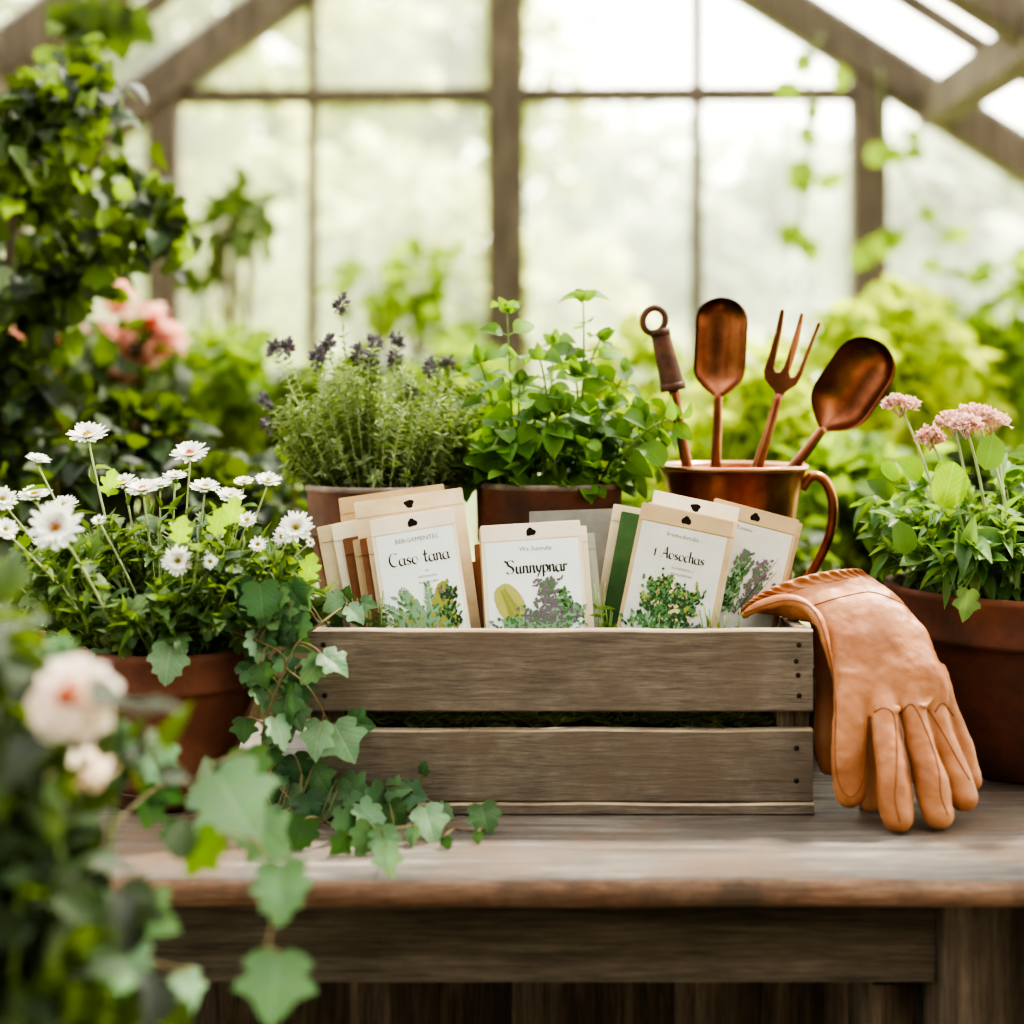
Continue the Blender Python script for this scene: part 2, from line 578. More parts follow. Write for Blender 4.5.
M['glass'] = mat_glass('old_glass', .2)
M['roof_glass'] = mat_glass('roof_glass', .10)


# ------------------------------------------------------------------ leaf templates: x side, y along, z normal
def T_(V, faces):
    T = np.array([f for f in faces if len(f) == 3], dtype=np.int32).reshape(-1, 3)
    Q = np.array([f for f in faces if len(f) == 4], dtype=np.int32).reshape(-1, 4)
    return (np.array(V, float), T, Q)


def tm_blade(wf, n=5, fold=.25, curl=.25, serr=0.0):
    V, Fc = [], []
    for i in range(n + 1):
        t = i / n
        w = wf(t) * .5
        if serr and 0 < i < n:
            w *= 1 + serr * (1 if i % 2 else -1)
        z = -curl * t * t
        V += [[-w, t, z + w * fold], [0, t, z], [w, t, z + w * fold]]
    for i in range(n):
        a = i * 3
        Fc += [(a, a + 1, a + 4, a + 3), (a + 1, a + 2, a + 5, a + 4)]
    return T_(V, Fc)


OV = tm_blade(lambda t: math.sin(PI * min(1, t ** .75)) ** .8 if 0 < t < 1 else .04, 6, .35, .3)
ROUND = tm_blade(lambda t: math.sqrt(max(0, 1 - (2 * t - 1) ** 2)) * 1.0 + .02, 7, .4, .35)
NARROW = tm_blade(lambda t: math.sin(PI * t ** .7) if 0 < t < 1 else .05, 4, .3, .25)
TINY = tm_blade(lambda t: [.1, 1, .1][round(t * 2)], 2, .3, .1)
BLADE = tm_blade(lambda t: 1 - t * .95, 4, .2, .45)
SERR = tm_blade(lambda t: math.sin(PI * t ** .72) if 0 < t < 1 else .05, 10, .3, .3, .22)
PETAL = tm_blade(lambda t: [.35, .8, 1, .85, .3][round(t * 4)], 4, .15, -.15)


def tm_lobed(pts, fold=.22, curl=.3, cy=.32):
    """pts: right-hand outline from base (0,0) to tip (0,1); two rings round a centre so the blade can curve"""
    out = pts + [(-x, y) for x, y in reversed(pts[1:-1])]
    c = len(out)
    zf = lambda x, y, e: abs(x) * fold - curl * (y - .3) * abs(y - .3) - .35 * x * x + e
    V = [[x, y, zf(x, y, .03 * math.sin(i * 2.1))] for i, (x, y) in enumerate(out)]
    for sc in (.66, .33):
        for x, y in out:
            X, Y = x * sc, cy + (y - cy) * sc
            V.append([X, Y, zf(X, Y, 0)])
    V.append([0, cy, zf(0, cy, 0)])
    Fc = []
    for i in range(c):
        j = (i + 1) % c
        Fc += [(i, j, c + j, c + i), (c + i, c + j, 2 * c + j, 2 * c + i), (2 * c + i, 2 * c + j, 3 * c)]
    return T_(V, Fc)


IVY = tm_lobed([(0, 0), (.14, -.08), (.34, -.03), (.5, .1), (.46, .2), (.38, .27), (.54, .36), (.6, .5), (.44, .55), (.3, .62), (.2, .8), (0, 1)])
IVY2 = tm_lobed([(0, 0), (.16, -.1), (.4, -.06), (.46, .08), (.4, .18), (.52, .28), (.54, .42), (.42, .46), (.36, .55), (.38, .7), (.22, .74), (.16, .88), (0, 1)])
LOBE = tm_lobed([(0, 0), (.1, .1), (.3, .16), (.36, .3), (.2, .36), (.36, .5), (.38, .66), (.2, .66), (.22, .84), (0, 1)], .15, .35)


def fr(dirv, nrm, L, W):
    y = nz(dirv)
    x = np.cross(y, nz(nrm))
    if np.linalg.norm(x) < 1e-4:
        x = np.cross(y, [1, 0, .1])
    x = nz(x)
    z = np.cross(x, y)
    return np.stack([x * W, y * L, z * L], 1)


def rv(s=1.0):
    return rng.normal(size=3) * s


def leaf(mb, tm, p, d, n, L, W=None, mat=0):
    Mx = fr(d, n, L, L if W is None else W)
    Mx[:, 2] *= rng.uniform(.4, 1.6)
    mb.inst(tm, Mx, np.asarray(p, float), mat)


def bez(a, b, c, n=8):
    a, b, c = map(lambda v: np.asarray(v, float), (a, b, c))
    t = np.linspace(0, 1, n)[:, None]
    return (1 - t) ** 2 * a + 2 * t * (1 - t) * b + t * t * c


def spline(pts, n=6):
    P = np.asarray(pts, float)
    P = np.concatenate([[2 * P[0] - P[1]], P, [2 * P[-1] - P[-2]]])
    out = []
    for i in range(1, len(P) - 2):
        for t in np.linspace(0, 1, n, endpoint=False):
            a, b, c, d = P[i - 1], P[i], P[i + 1], P[i + 2]
            out.append(.5 * (2 * b + (c - a) * t + (2 * a - 5 * b + 4 * c - d) * t ** 2 + (-a + 3 * b - 3 * c + d) * t ** 3))
    out.append(P[-2])
    return np.array(out)


# ================================================================== STRUCTURE : greenhouse
GD = 5.0            # gable depth


def g(px, py, d=GD):
    return at(px, py, d)


RIDGE = at(512, -174, GD)
RZ = RIDGE[2]
SL, SR = .72, .64


def roofz(x):
    return RZ - (SL if x < 0 else SR) * abs(x)


XW = 2.6
# floor and lawn
mb = MB(); mb.box(-XW, XW, -1.2, GD, FLOOR - .05, FLOOR)
struct('floor', mb, M['gravel'])
mb = MB(); mb.box(-30, 30, GD + .1, 45, FLOOR - .1, FLOOR - .02)
struct('ground', mb, M['lawn'])

mb = MB()   # gable timbers
for sx, s in ((-1, SL), (1, SR)):
    mb.beam([0, GD, RZ - .02], [sx * XW, GD, roofz(sx * XW) - .02], .12, .13, up=(0, 0, 1))
struct('trim_1', mb, M['frame'])
mb = MB(); mb.beam(g(506, 700), g(506, -165), .125, .10, up=(0, 1, 0))
struct('trim_2', mb, M['frame'])
mb = MB(); mb.beam(g(868, 700), g(868, 70), .115, .09, up=(0, 1, 0))
struct('trim_3', mb, M['frame'])
mb = MB(); mb.beam(g(165, 700), g(165, 90), .10, .09, up=(0, 1, 0))
struct('trim_4', mb, M['frame'])
mb = MB(); mb.beam(g(160, 97), g(868, 94), .06, .05, up=(0, 0, 1))
struct('trim_5', mb, M['frame'])
mb = MB(); mb.beam(g(313, 700), g(313, -10), .034, .05, up=(0, 1, 0))
struct('trim_6', mb, M['frame'])
mb = MB(); mb.beam(g(697, 700), g(697, -30), .036, .05, up=(0, 1, 0))
struct('trim_7', mb, M['frame'])
mb = MB(); mb.beam(g(1060, 700), g(1060, 190), .05, .05, up=(0, 1, 0))
struct('trim_8', mb, M['frame'])
mb = MB(); mb.beam(g(20, 700), g(20, 190), .05, .05, up=(0, 1, 0))
struct('trim_9', mb, M['frame'])
# purlins along the roof and bars down it
k = 10
for sx, s in ((-1, SL), (1, SR)):
    x = sx * 1.40
    mb = MB(); mb.beam([x, -1.0, roofz(x) - .05], [x, GD, roofz(x) - .05], .10, .12, up=(0, 0, 1))
    struct('trim_%d' % k, mb, M['frame']); k += 1
    for d in (4.38, 3.2, 2.6, 1.4, .8):
        mb = MB(); mb.beam([0, d, RZ], [sx * XW, d, roofz(sx * XW)], .028, .05, up=(0, 0, 1))
        struct('trim_%d' % k, mb, M['frame']); k += 1
    for d in (4.0, 2.0, .2):
        mb = MB(); mb.beam([0, d, RZ - .02], [sx * XW, d, roofz(sx * XW) - .02], .11, .12, up=(0, 0, 1))
        struct('trim_%d' % k, mb, M['frame']); k += 1
mb = MB(); mb.beam([0, -1, RZ], [0, GD, RZ], .08, .14)
struct('trim_%d' % k, mb, M['frame']); k += 1

# panes of the gable
yb = 640
wn = 1


def pane(pts, mat='glass'):
    global wn
    V = np.array(pts)
    m = MB(); m.add(V, [tuple(range(len(V)))])
    struct('window_%d' % wn, m, M[mat]); wn += 1


GP = GD + .01
lx = lambda y: 270 - y / SL
rx = lambda y: 784 + y / SR
pane([at(318, 92, GP), at(485, 92, GP), at(485, -140, GP), at(318, -35, GP)])
pane([at(530, 92, GP), at(692, 92, GP), at(692, -55, GP), at(530, -160, GP)])
pane([at(702, 92, GP), at(860, 92, GP), at(860, 50, GP), at(702, -50, GP)])
pane([at(160, 92, GP), at(308, 92, GP), at(308, -30, GP), at(160, 80, GP)])
for a, b in ((175, 308), (318, 485), (530, 692), (702, 855)):
    pane([at(a, yb, GP), at(b, yb, GP), at(b, 102, GP), at(a, 102, GP)])
pane([at(882, yb, GP), at(1290, yb, GP), at(1290, 322, GP), at(882, 64, GP)])
pane([at(155, yb, GP), at(-268, yb, GP), at(-268, 386, GP), at(155, 84, GP)])
# roof glass : each slope
for sx in (-1, 1):
    pane([[0, -1, RZ + .04], [0, GD, RZ + .04], [sx * XW, GD, roofz(sx * XW) + .04], [sx * XW, -1, roofz(sx * XW) + .04]], 'roof_glass')
    pane([[sx * XW, -1, -.3], [sx * XW, GD, -.3], [sx * XW, GD, roofz(sx * XW)], [sx * XW, -1, roofz(sx * XW)]], 'roof_glass')
# low brick-height plinth walls
M['plinth'] = mat_mottle('plinth_wall', [rgb(86, 74, 58), rgb(128, 112, 90)], 10, .9, 0, .4, 50)
for nm, a in (('wall_back', (-XW, XW, GD - .05, GD + .05)), ('wall_left', (-XW - .05, -XW + .05, -1, GD)), ('wall_right', (XW - .05, XW + .05, -1, GD))):
    mb = MB(); mb.box(a[0], a[1], a[2], a[3], FLOOR, -.3 if nm != 'wall_back' else -.36, .004)
    struct(nm, mb, M['plinth'])

# ================================================================== BENCH
bench = empty('potting_bench', (0, 1.6, FLOOR), 'weathered grey wooden potting bench with worn reddish front edge under the crate', 'bench')
X0, X1 = -.80, .80


def plank(y0, y1, z0, z1, wear=0.0, nx=160):
    """board along X with worn, uneven front edge"""
    m = MB()
    xs = np.linspace(X0, X1, nx)
    prof = [(0, 0), (0, .55), (.12, .85), (.4, 1)]    # front edge round
    V, Fc = [], []
    ny = 8
    for x in xs:
        e = mnoise.noise(Vector((x * 9, y0 * 7, .3))) * wear + mnoise.noise(Vector((x * 38, y0 * 5, 2.3))) * wear * .4
        h = mnoise.noise(Vector((x * 6, y0 * 3, 7.3))) * wear * .5
        ring = [(y0 + .001 + e * .4, z0), (y0 + e * .7, z0 + (z1 - z0) * .45), (y0 + .002 + e, z1 - .006 + h * .6),
                (y0 + .009 + e, z1 - .001 + h * .3), (y0 + .03, z1), ((y0 + y1) / 2, z1), (y1, z1), (y1, z0)]
        V += [[x, y, z] for y, z in ring]
    n = 8
    for i in range(nx - 1):
        for j in range(n):
            kk = (j + 1) % n
            mt = 1 if j in (0, 1, 7) else 0
            Fc.append(((i * n + j, (i + 1) * n + j, (i + 1) * n + kk, i * n + kk), mt))
    V = np.array(V)
    m.v.append(V)
    for f, mt in Fc:
        m.f[4].append(f); m.fm[4].append(mt)
    m.n += len(V)
    m.ng.append((tuple(range(n)), 1)); m.ng.append((tuple(range((nx - 1) * n + n - 1, (nx - 1) * n - 1, -1)), 1))
    return m


for (a, b, w) in ((1.318, 1.628, .006), (1.632, 1.93, .001)):
    obj('top_board', plank(a, b, -.029, 0, w), [M['bench_top'], M['bench_edge']], bench)
mb = MB(); mb.box(-.62, .388, 1.368, 1.392, -.116, -.0295, .002)
obj('front_apron', mb, M['bench_dark'], bench)
mb = MB(); mb.box(-.62, .60, 1.885, 1.91, -.116, -.0295, .002)
obj('back_apron', mb, M['bench_dark'], bench)
for x in (-.72, .388):
    for y in (1.345, 1.80):
        mb = MB(); mb.box(x, x + .105, y, y + .09, FLOOR, -.0295, .006)
        obj('leg', mb, M['bench_leg'], bench)
mb = MB(); mb.box(.325, .386, 1.40, 1.46, -.20, -.118, .012)
obj('corner_brace', mb, M['bench_leg'], bench)
mb = MB(); mb.box(-.225, .372, 1.712, 1.915, .092, .11, .002); mb.box(-.225, -.205, 1.716, 1.91, 0.0, .092, .001); mb.box(.352, .372, 1.716, 1.91, 0.0, .092, .001)
obj('raised_shelf', mb, M['bench_dark'], bench)
x = -.70
while x < .62:
    if not (.30 < x < .36):
        mb = MB(); mb.box(x, x + .108, 1.850 + .012 * (round(x * 10) % 2), 1.861 + .012 * (round(x * 10) % 2), FLOOR + .04, -.03, .002)
        obj('back_board', mb, M['bench_leg'], bench)
    x += .1

# ================================================================== CRATE
CX0, CX1, CY0, CY1 = -.204, .301, 1.5, 1.702
crate = empty('wooden_crate', (.05, 1.6, 0), 'weathered brown slatted wooden crate holding the seed packets on the bench', 'crate')


def slat(x0, x1, y0, y1, z0, z1, axis):
    """slightly uneven slat; top edge faces paler, rim light put into their colour"""
    m = MB()
    n = 40
    V, Fc = [], []
    for i in range(n):
        t = i / (n - 1)
        if axis == 0:
            x = x0 + (x1 - x0) * t
            w = mnoise.noise(Vector((x * 12, z0 * 10, y0))) * .0012
            b = .0018
            ring = [(y0 + b, z0), (y0, z0 + b), (y0, z1 - b + w), (y0 + b, z1 + w), (y1 - b, z1 + w), (y1, z1 - b), (y1, z0 + b), (y1 - b, z0)]
            V += [[x, y, z] for y, z in ring]
        else:
            y = y0 + (y1 - y0) * t
            b = .0018
            ring = [(x0 + b, z0), (x0, z0 + b), (x0, z1 - b), (x0 + b, z1), (x1 - b, z1), (x1, z1 - b), (x1, z0 + b), (x1 - b, z0)]
            V += [[x, y, z] for x, z in ring]
    m.v.append(np.array(V)); m.n = len(V)
    for i in range(n - 1):
        for j in range(8):
            kk = (j + 1) % 8
            f = (i * 8 + j, (i + 1) * 8 + j, (i + 1) * 8 + kk, i * 8 + kk)
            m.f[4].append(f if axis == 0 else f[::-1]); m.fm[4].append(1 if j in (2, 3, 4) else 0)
    m.ng.append((tuple(range(8)), 2)); m.ng.append((tuple(range(n * 8 - 1, n * 8 - 9, -1)), 2))
    return m


CM = [M['crate'], M['crate_rim_lit'], M['crate_end']]


def nail(x, y, z, parent, r=.0028):
    m = MB()
    m.lathe([(0, 0), (r, 0), (r * .9, .0012), (r * .5, .0018), (.0001, .002)], n=10)
    V = m.v[0]
    m.v[0] = np.stack([V[:, 0] + x, y - V[:, 2], V[:, 1] + z], 1)
    obj('nail', m, M['nail'], parent)


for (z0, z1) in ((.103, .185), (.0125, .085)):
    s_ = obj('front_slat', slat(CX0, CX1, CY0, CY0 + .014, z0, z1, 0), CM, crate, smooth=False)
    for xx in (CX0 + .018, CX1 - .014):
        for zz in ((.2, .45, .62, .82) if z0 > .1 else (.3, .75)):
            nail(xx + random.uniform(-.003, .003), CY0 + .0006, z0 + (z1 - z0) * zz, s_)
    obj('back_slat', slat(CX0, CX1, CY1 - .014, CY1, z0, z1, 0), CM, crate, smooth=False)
    for xx in (CX0 + .0005, CX1 - .0145):
        pass
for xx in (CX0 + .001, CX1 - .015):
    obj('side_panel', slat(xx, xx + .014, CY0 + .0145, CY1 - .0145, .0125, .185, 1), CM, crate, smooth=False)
for xx in (CX0 + .0155, CX1 - .0335):
    for yy in (CY0 + .0145, CY1 - .0325):
        mb = MB(); mb.box(xx, xx + .018, yy, yy + .018, .0125, .183, .001)
        obj('corner_post', mb, M['crate_end'], crate, smooth=False)
obj('bottom_board', slat(CX0 - .001, CX1 + .001, CY0 - .002, CY1 + .002, 0, .012, 0), CM, crate, smooth=False)

# moss and clippings inside the crate
mb = MB()
nx_, ny_ = 70, 28
V = []
for j in range(ny_):
    for i in range(nx_):
        x = CX0 + .036 + (CX1 - CX0 - .072) * i / (nx_ - 1); y = CY0 + .016 + (CY1 - CY0 - .034) * j / (ny_ - 1)
        z = .088 + .012 * mnoise.noise(Vector((x * 28, y * 28, 0))) + .006 * mnoise.noise(Vector((x * 90, y * 90, 3)))
        V.append([x, y, z])
Fc = [(j * nx_ + i, j * nx_ + i + 1, (j + 1) * nx_ + i + 1, (j + 1) * nx_ + i) for j in range(ny_ - 1) for i in range(nx_ - 1)]
mb.add(V, Fc, 0)
for _ in range(1500):
    x = rng.uniform(CX0 + .04, CX1 - .04); y = rng.choice([rng.uniform(CY0 + .017, CY0 + .04), rng.uniform(CY0 + .02, CY1 - .03)])
    d = nz([rng.normal(), rng.normal() * .4, rng.uniform(-.1, .5)])
    leaf(mb, BLADE, [x, y, .09], d, [0, -.5, 1], rng.uniform(.012, .03), .002, 1)
moss = obj('moss_bedding', mb, [M['moss'], M['straw']])
tag(moss, 'dark moss and straw bedding filling the wooden crate', 'moss', kind='stuff')

# small green sprigs pushed in the crate next to the packets
for i, (px, py, d, hpx, wpx, nn, lab) in enumerate((
        (603, 630, 1.535, 48, 10, 70, 'small green herb sprig standing between the middle and right seed packets'),
        (722, 632, 1.535, 30, 22, 110, 'low grassy green sprig in front of the lavender packet'),
        (650, 632, 1.535, 20, 40, 120, 'low dark green clippings at the foot of the grey labelled packet'),
        (372, 632, 1.54, 40, 18, 120, 'green needle leaved sprig at the left end inside the crate'))):
    b = at(px, py, d); b[2] = .09
    e = empty('herb_sprig', b, lab, 'herb sprig', 'sprigs inside the crate')
    sm, lm = MB(), MB()
    top = at(px, py - hpx, d)
    H = top[2] - b[2]
    for q in range(max(6, nn // 9)):
        tip = b + np.array([rng.uniform(-1, 1) * wpx / 950, rng.uniform(-.002, .012), H * rng.uniform(.7, 1)])
        P = bez(b + np.array([rng.uniform(-1, 1) * wpx / 1400, 0, 0]), (b + tip) / 2 + rv(.003), tip, 6)
        sm.tube(P, .0006, 5)
        for r_ in range(9):
            t = rng.uniform(.35, 1); p = P[int(t * 5)]
            leaf(lm, NARROW, p, nz([rng.normal(), rng.normal() * .5 - .2, rng.uniform(.0, .8)]), [0, -1, .5], rng.uniform(.007, .013), .0035)
    obj('stem', sm, M['stem'], e); obj('foliage', lm, M['l_basil'] if i % 2 == 0 else M['l_aster'], e)

# ================================================================== SEED PACKETS
LEAN = math.radians(10)
U = np.array([1.0, 0, 0]); Vv = np.array([0, math.sin(LEAN), math.cos(LEAN)]); Nn = np.array([0, -math.cos(LEAN), math.sin(LEAN)])


def arc(cx, cy, rx_, ry_, a0, a1, n=14):
    return [(cx + rx_ * math.cos(math.radians(a)), cy + ry_ * math.sin(math.radians(a))) for a in np.linspace(a0, a1, n)]


GLY = {
    'C': (.72, [arc(.38, .5, .34, .5, 45, 315, 20)]),
    'a': (.54, [arc(.23, .27, .2, .27, 20, 380, 18), [(.42, .53), (.41, .1), (.52, .01)]]),
    's': (.42, [[(.34, .44), (.2, .54), (.08, .44), (.1, .33), (.28, .24), (.34, .12), (.2, 0), (.05, .1)]]),
    'o': (.50, [arc(.24, .27, .2, .27, 0, 360, 18)]),
    't': (.40, [[(.18, .9), (.15, .15), (.25, .02), (.37, .1)], [(.0, .58), (.36, .6)]]),
    'n': (.50, [[(.02, .5), (.09, .55), (.09, 0)], [(.09, .38), (.22, .54), (.35, .5), (.36, .08), (.45, .0)]]),
    'u': (.52, [[(.02, .5), (.08, .55), (.08, .12), (.2, 0), (.34, .1)], [(.36, .55), (.36, .08), (.46, 0)]]),
    'r': (.38, [[(.02, .5), (.09, .55), (.09, 0)], [(.09, .36), (.2, .53), (.34, .46)]]),
    'y': (.46, [[(.05, .55), (.12, .15), (.24, .08)], [(.4, .55), (.3, .1), (.1, -.3)]]),
    'p': (.50, [[(.02, .5), (.09, .55), (.09, -.32)], arc(.26, .28, .18, .27, 150, -150, 14)]),
    'e': (.45, [[(.06, .28), (.38, .36)] + arc(.22, .27, .18, .27, 10, 310, 14)]),
    'c': (.42, [arc(.23, .27, .19, .27, 50, 310, 14)]),
    'l': (.24, [[(.08, 1.0), (.07, .12), (.18, 0)]]),
    'h': (.50, [[(.08, 1.0), (.08, 0)], [(.08, .36), (.22, .54), (.35, .48), (.36, .06), (.45, 0)]]),
    '1': (.34, [[(.06, .55), (.16, .66), (.16, 0)]]),
    'A': (.72, [[(-.02, .02), (.1, .05), (.46, 1.0)], [(.46, 1.0), (.6, 0), (.68, .03)], [(.16, .38), (.58, .4)]]),
    'S': (.72, [[(.64, .82), (.52, .98), (.3, 1.0), (.13, .86), (.2, .64), (.5, .46), (.6, .24), (.45, .03), (.2, .0), (.05, .16)], [(-.06, .98), (.08, .88), (.24, .96)]]),
    ' ': (.36, []),
}


def lettering(txt, height, fmap, nibw=.1):
    """pen lettering drawn with a broad nib, in packet coordinates; fmap maps 2D to 3D"""
    m = MB()
    a = math.radians(35)
    nx, ny = nibw / 2 * math.cos(a), nibw / 2 * math.sin(a)
    x = 0
    W = sum(GLY[c][0] for c in txt)
    for c in txt:
        w, strokes = GLY[c]
        for st in strokes:
            for (ax, ay), (bx, by) in zip(st[:-1], st[1:]):
                dx, dy = bx - ax, by - ay
                L = math.hypot(dx, dy) or 1
                px, py = -dy / L * .018, dx / L * .018
                q = [(ax - nx - px, ay - ny - py), (bx - nx - px, by - ny - py), (bx + nx + px, by + ny + py), (ax + nx + px, ay + ny + py)]
                m.add([fmap((x + u - W / 2) * height, v * height) for u, v in q], [(0, 1, 2, 3)])
        x += w
    return m


def text_mesh(txt, size, fmap):
    cu = bpy.data.curves.new('txt', 'FONT')
    cu.body = txt; cu.size = size; cu.align_x = 'CENTER'; cu.resolution_u = 1
    to = bpy.data.objects.new('txt', cu)
    COL.objects.link(to)
    dg = bpy.context.evaluated_depsgraph_get()
    me = bpy.data.meshes.new_from_object(to.evaluated_get(dg))
    m = MB()
    V = [fmap(v.co.x, v.co.y) for v in me.vertices]
    if len(V):
        m.add(V, [tuple(p.vertices) for p in me.polygons])
    bpy.data.objects.remove(to); bpy.data.curves.remove(cu); bpy.data.meshes.remove(me)
    return m


def blob(m, fmap, x, y, l, w, ang, mat, n=9, lob=0.0):
    ca, sa = math.cos(ang), math.sin(ang)
    V = [fmap(x, y)]
    for i in range(n):
        t = 2 * PI * i / n
        u = l * .5 * (1 + math.cos(t)) * (1 + lob * math.sin(5 * t + x * 900))
        v = w * .5 * math.sin(t) * (1 + lob * math.cos(4 * t + y * 700))
        V.append(fmap(x + u * ca - v * sa, y + u * sa + v * ca))
    V[0] = np.mean(V[1:], axis=0)
    m.add(V, [(0, 1 + i, 1 + (i + 1) % n) for i in range(n)], mat)


class Pk:
    pass


def packet(px, py, wpx, th, d0, mat, label, zb=.105, holed=False, panel=None, thick=.0022, flap=True, group=None, roundc=True):
    """paper packet; (px, py) top centre; plane leaning back, y = d0 at z = .25"""
    r = np.array([(px - VX) / F, 1.0, -(py - VY) / F])
    tl = math.tan(LEAN)
    t = (d0 + (CAMZ - .25) * tl) / (1 - r[2] * tl)
    T = np.array([0, 0, CAMZ]) + t * r
    W = wpx * t / F
    a = math.radians(th)
    xa = math.cos(a) * U + math.sin(a) * Vv
    ya = -math.sin(a) * U + math.cos(a) * Vv
    drop = abs(math.sin(a)) * W / 2
    L = (T[2] - zb - drop) / ya[2]
    base = T - ya * L
    e = empty('seed_packet', base, label, 'seed packet', group)
    f0 = lambda x, y, h=0: T + xa * x + ya * y + Nn * h      # y measured from top edge (negative down)
    m = MB()
    b = .0012
    out = [(-W / 2, -L), (W / 2, -L), (W / 2, -b), (W / 2 - b, 0), (-W / 2 + b, 0), (-W / 2, -b)]
    n = len(out)
    bul = lambda x, y: thick * .5
    Vf = [f0(x, y, thick / 2) for x, y in out] + [f0(x, y, -thick / 2) for x, y in out]
    m.add(Vf, [tuple(range(n)), tuple(range(2 * n - 1, n - 1, -1))] + [(i, i + n, (i + 1) % n + n, (i + 1) % n) for i in range(n)])
    obj('envelope', m, mat, e, smooth=False)
    k = Pk(); k.e, k.f, k.W, k.L, k.t = e, (lambda h: (lambda x, y: f0(x, y, thick / 2 + h))), W, L, thick
    if flap:
        m = MB()
        hf = .0008
        q = [(-W / 2 + .0006, -.0175), (W / 2 - .0006, -.0165), (W / 2 - .001, -.0006), (-W / 2 + .001, -.0006)]
        m.add([k.f(.0001)(*p) for p in q] + [k.f(hf)(*p) for p in q], [(4, 5, 6, 7), (0, 1, 5, 4), (1, 2, 6, 5), (2, 3, 7, 6), (3, 0, 4, 7)])
        obj('top_flap', m, mat, e, smooth=False)
    if holed:
        m = MB()
        V = [k.f(.0010)(0, -.0095)]
        for i in range(14):
            A = 2 * PI * i / 14
            rr = .0052 * (1 + .16 * math.sin(3 * A + px) + .08 * math.sin(5 * A))
            V.append(k.f(.0010)(rr * math.cos(A), -.0095 + .82 * rr * math.sin(A)))
        m.add(V, [(0, 1 + i, 1 + (i + 1) % 14) for i in range(14)])
        obj('hang_hole_shade', m, M['hole'], e, smooth=False)  # dark disc on the paper; its colour stands in for the hole's shade
    if panel:
        m = MB()
        q = [(-W / 2 + .004, -L + .002), (W / 2 - .0035, -L + .002), (W / 2 - .0035, -.018), (-W / 2 + .004, -.0185)]
        m.add([k.f(.0001)(*p) for p in q] + [k.f(.0006)(*p) for p in q], [(4, 5, 6, 7), (0, 1, 5, 4), (1, 2, 6, 5), (2, 3, 7, 6), (3, 0, 4, 7)])
        obj('label_panel', m, panel, e, smooth=False)
    return k


# ---- left fan
KR = [M['kraft'], M['kraft_light'], M['kraft_brown'], M['kraft_mid']]
GL = 'seed packets fanned at the left of the crate'
packet(391, 491, 106, 8, 1.612, KR[3], 'plain tan seed packet, rearmost and tallest of the left fan', group=GL)
packet(352, 520, 72, 12, 1.605, KR[0], 'leftmost narrow tan packet leaning at the outer edge of the left fan', group=GL)
packet(376, 516, 92, 12, 1.598, KR[1], 'cream blank packet leaning left, second from the outer edge of the left fan', group=GL)
packet(408, 495, 109, 8, 1.590, KR[0], 'wide kraft packet with a punched hole behind the front left packet', holed=True, group=GL)
packet(384, 531, 84, 11, 1.594, KR[2], 'slim brown packet edge-on just right of the cream packet in the left fan', group=GL)
packet(350, 528, 70, 14, 1.6085, KR[2], 'dark brown packet edge-on behind the leftmost narrow tan packet', group=GL)
packet(394, 533, 84, 10, 1.582, KR[3], 'short tan packet edge-on, farthest back of three slim ones beside the front left packet', group=GL)
packet(401, 532, 84, 10, 1.575, KR[2], 'short brown packet edge-on, middle of three slim ones beside the front left packet', group=GL)
packet(408, 531, 84, 10, 1.568, KR[0], 'short kraft packet edge-on directly behind the front left packet', group=GL)
k1 = packet(411, 514, 84, 9, 1.560, KR[1], 'cream seed packet with fern drawing and white label, front of the left fan', holed=True, panel=M['panel'], group=GL)
# ---- middle stack
GM = 'seed packets stacked in the middle of the crate'
packet(571, 510, 84, 2, 1.628, M['grey_card'], 'plain grey card standing behind the middle packets against the herb pot', flap=False, group=GM)
packet(497, 560, 66, 4, 1.602, KR[2], 'low brown packet in the gap between the left fan and the middle stack', group=GM)
packet(524, 541, 100, 4, 1.594, M['kraft_brown'], 'brown backing packet, left edge showing behind the middle stack', group=GM)
packet(545, 537, 99, 5, 1.586, M['grey_paper'], 'grey green packet, rearmost right edge of the middle stack', group=GM)
packet(537, 529, 99, 4, 1.578, KR[1], 'cream packet just behind the front middle packet, right edge showing', group=GM)
packet(527, 526, 97, 3.5, 1.571, KR[3], 'tan packet just behind the front middle packet, left edge showing', group=GM)
k2 = packet(530, 523, 100, 3.5, 1.563, KR[1], 'cream packet with white label of yellow leaf and grey shrub, front of the middle stack', holed=True, panel=M['panel'], group=GM)
# ---- right fan
GR = 'seed packets fanned at the right of the crate'
packet(655, 511, 84, -10, 1.612, KR[0], 'tan packet with pale border behind the dark green packet', group=GR)
packet(662, 519, 82, -11, 1.604, M['green_card'], 'plain dark green packet leaning behind the grey labelled packet', flap=False, group=GR)
packet(757, 525, 80, -19, 1.610, KR[2], 'dark brown packet, rearmost at the right end of the right fan', group=GR)
packet(761, 512, 86, -16, 1.602, KR[3], 'tan packet edge-on just behind the lavender packet', group=GR)
k4 = packet(757, 509, 87, -15, 1.594, KR[3], 'kraft packet with lavender drawing and punched hole, right end of the crate', holed=True, panel=M['panel_grey'], group=GR)
packet(697, 499, 87, -12, 1.580, KR[1], 'cream packet with a green hole showing above the grey labelled packet', holed=True, group=GR)
packet(693, 512, 91, -13, 1.571, KR[0], 'kraft packet edge-on directly behind the grey labelled packet', group=GR)
k3 = packet(688, 512, 93, -12.5, 1.562, KR[3], 'kraft packet with grey white label of a leafy green herb, front of the right fan', holed=True, panel=M['panel_grey'], group=GR)


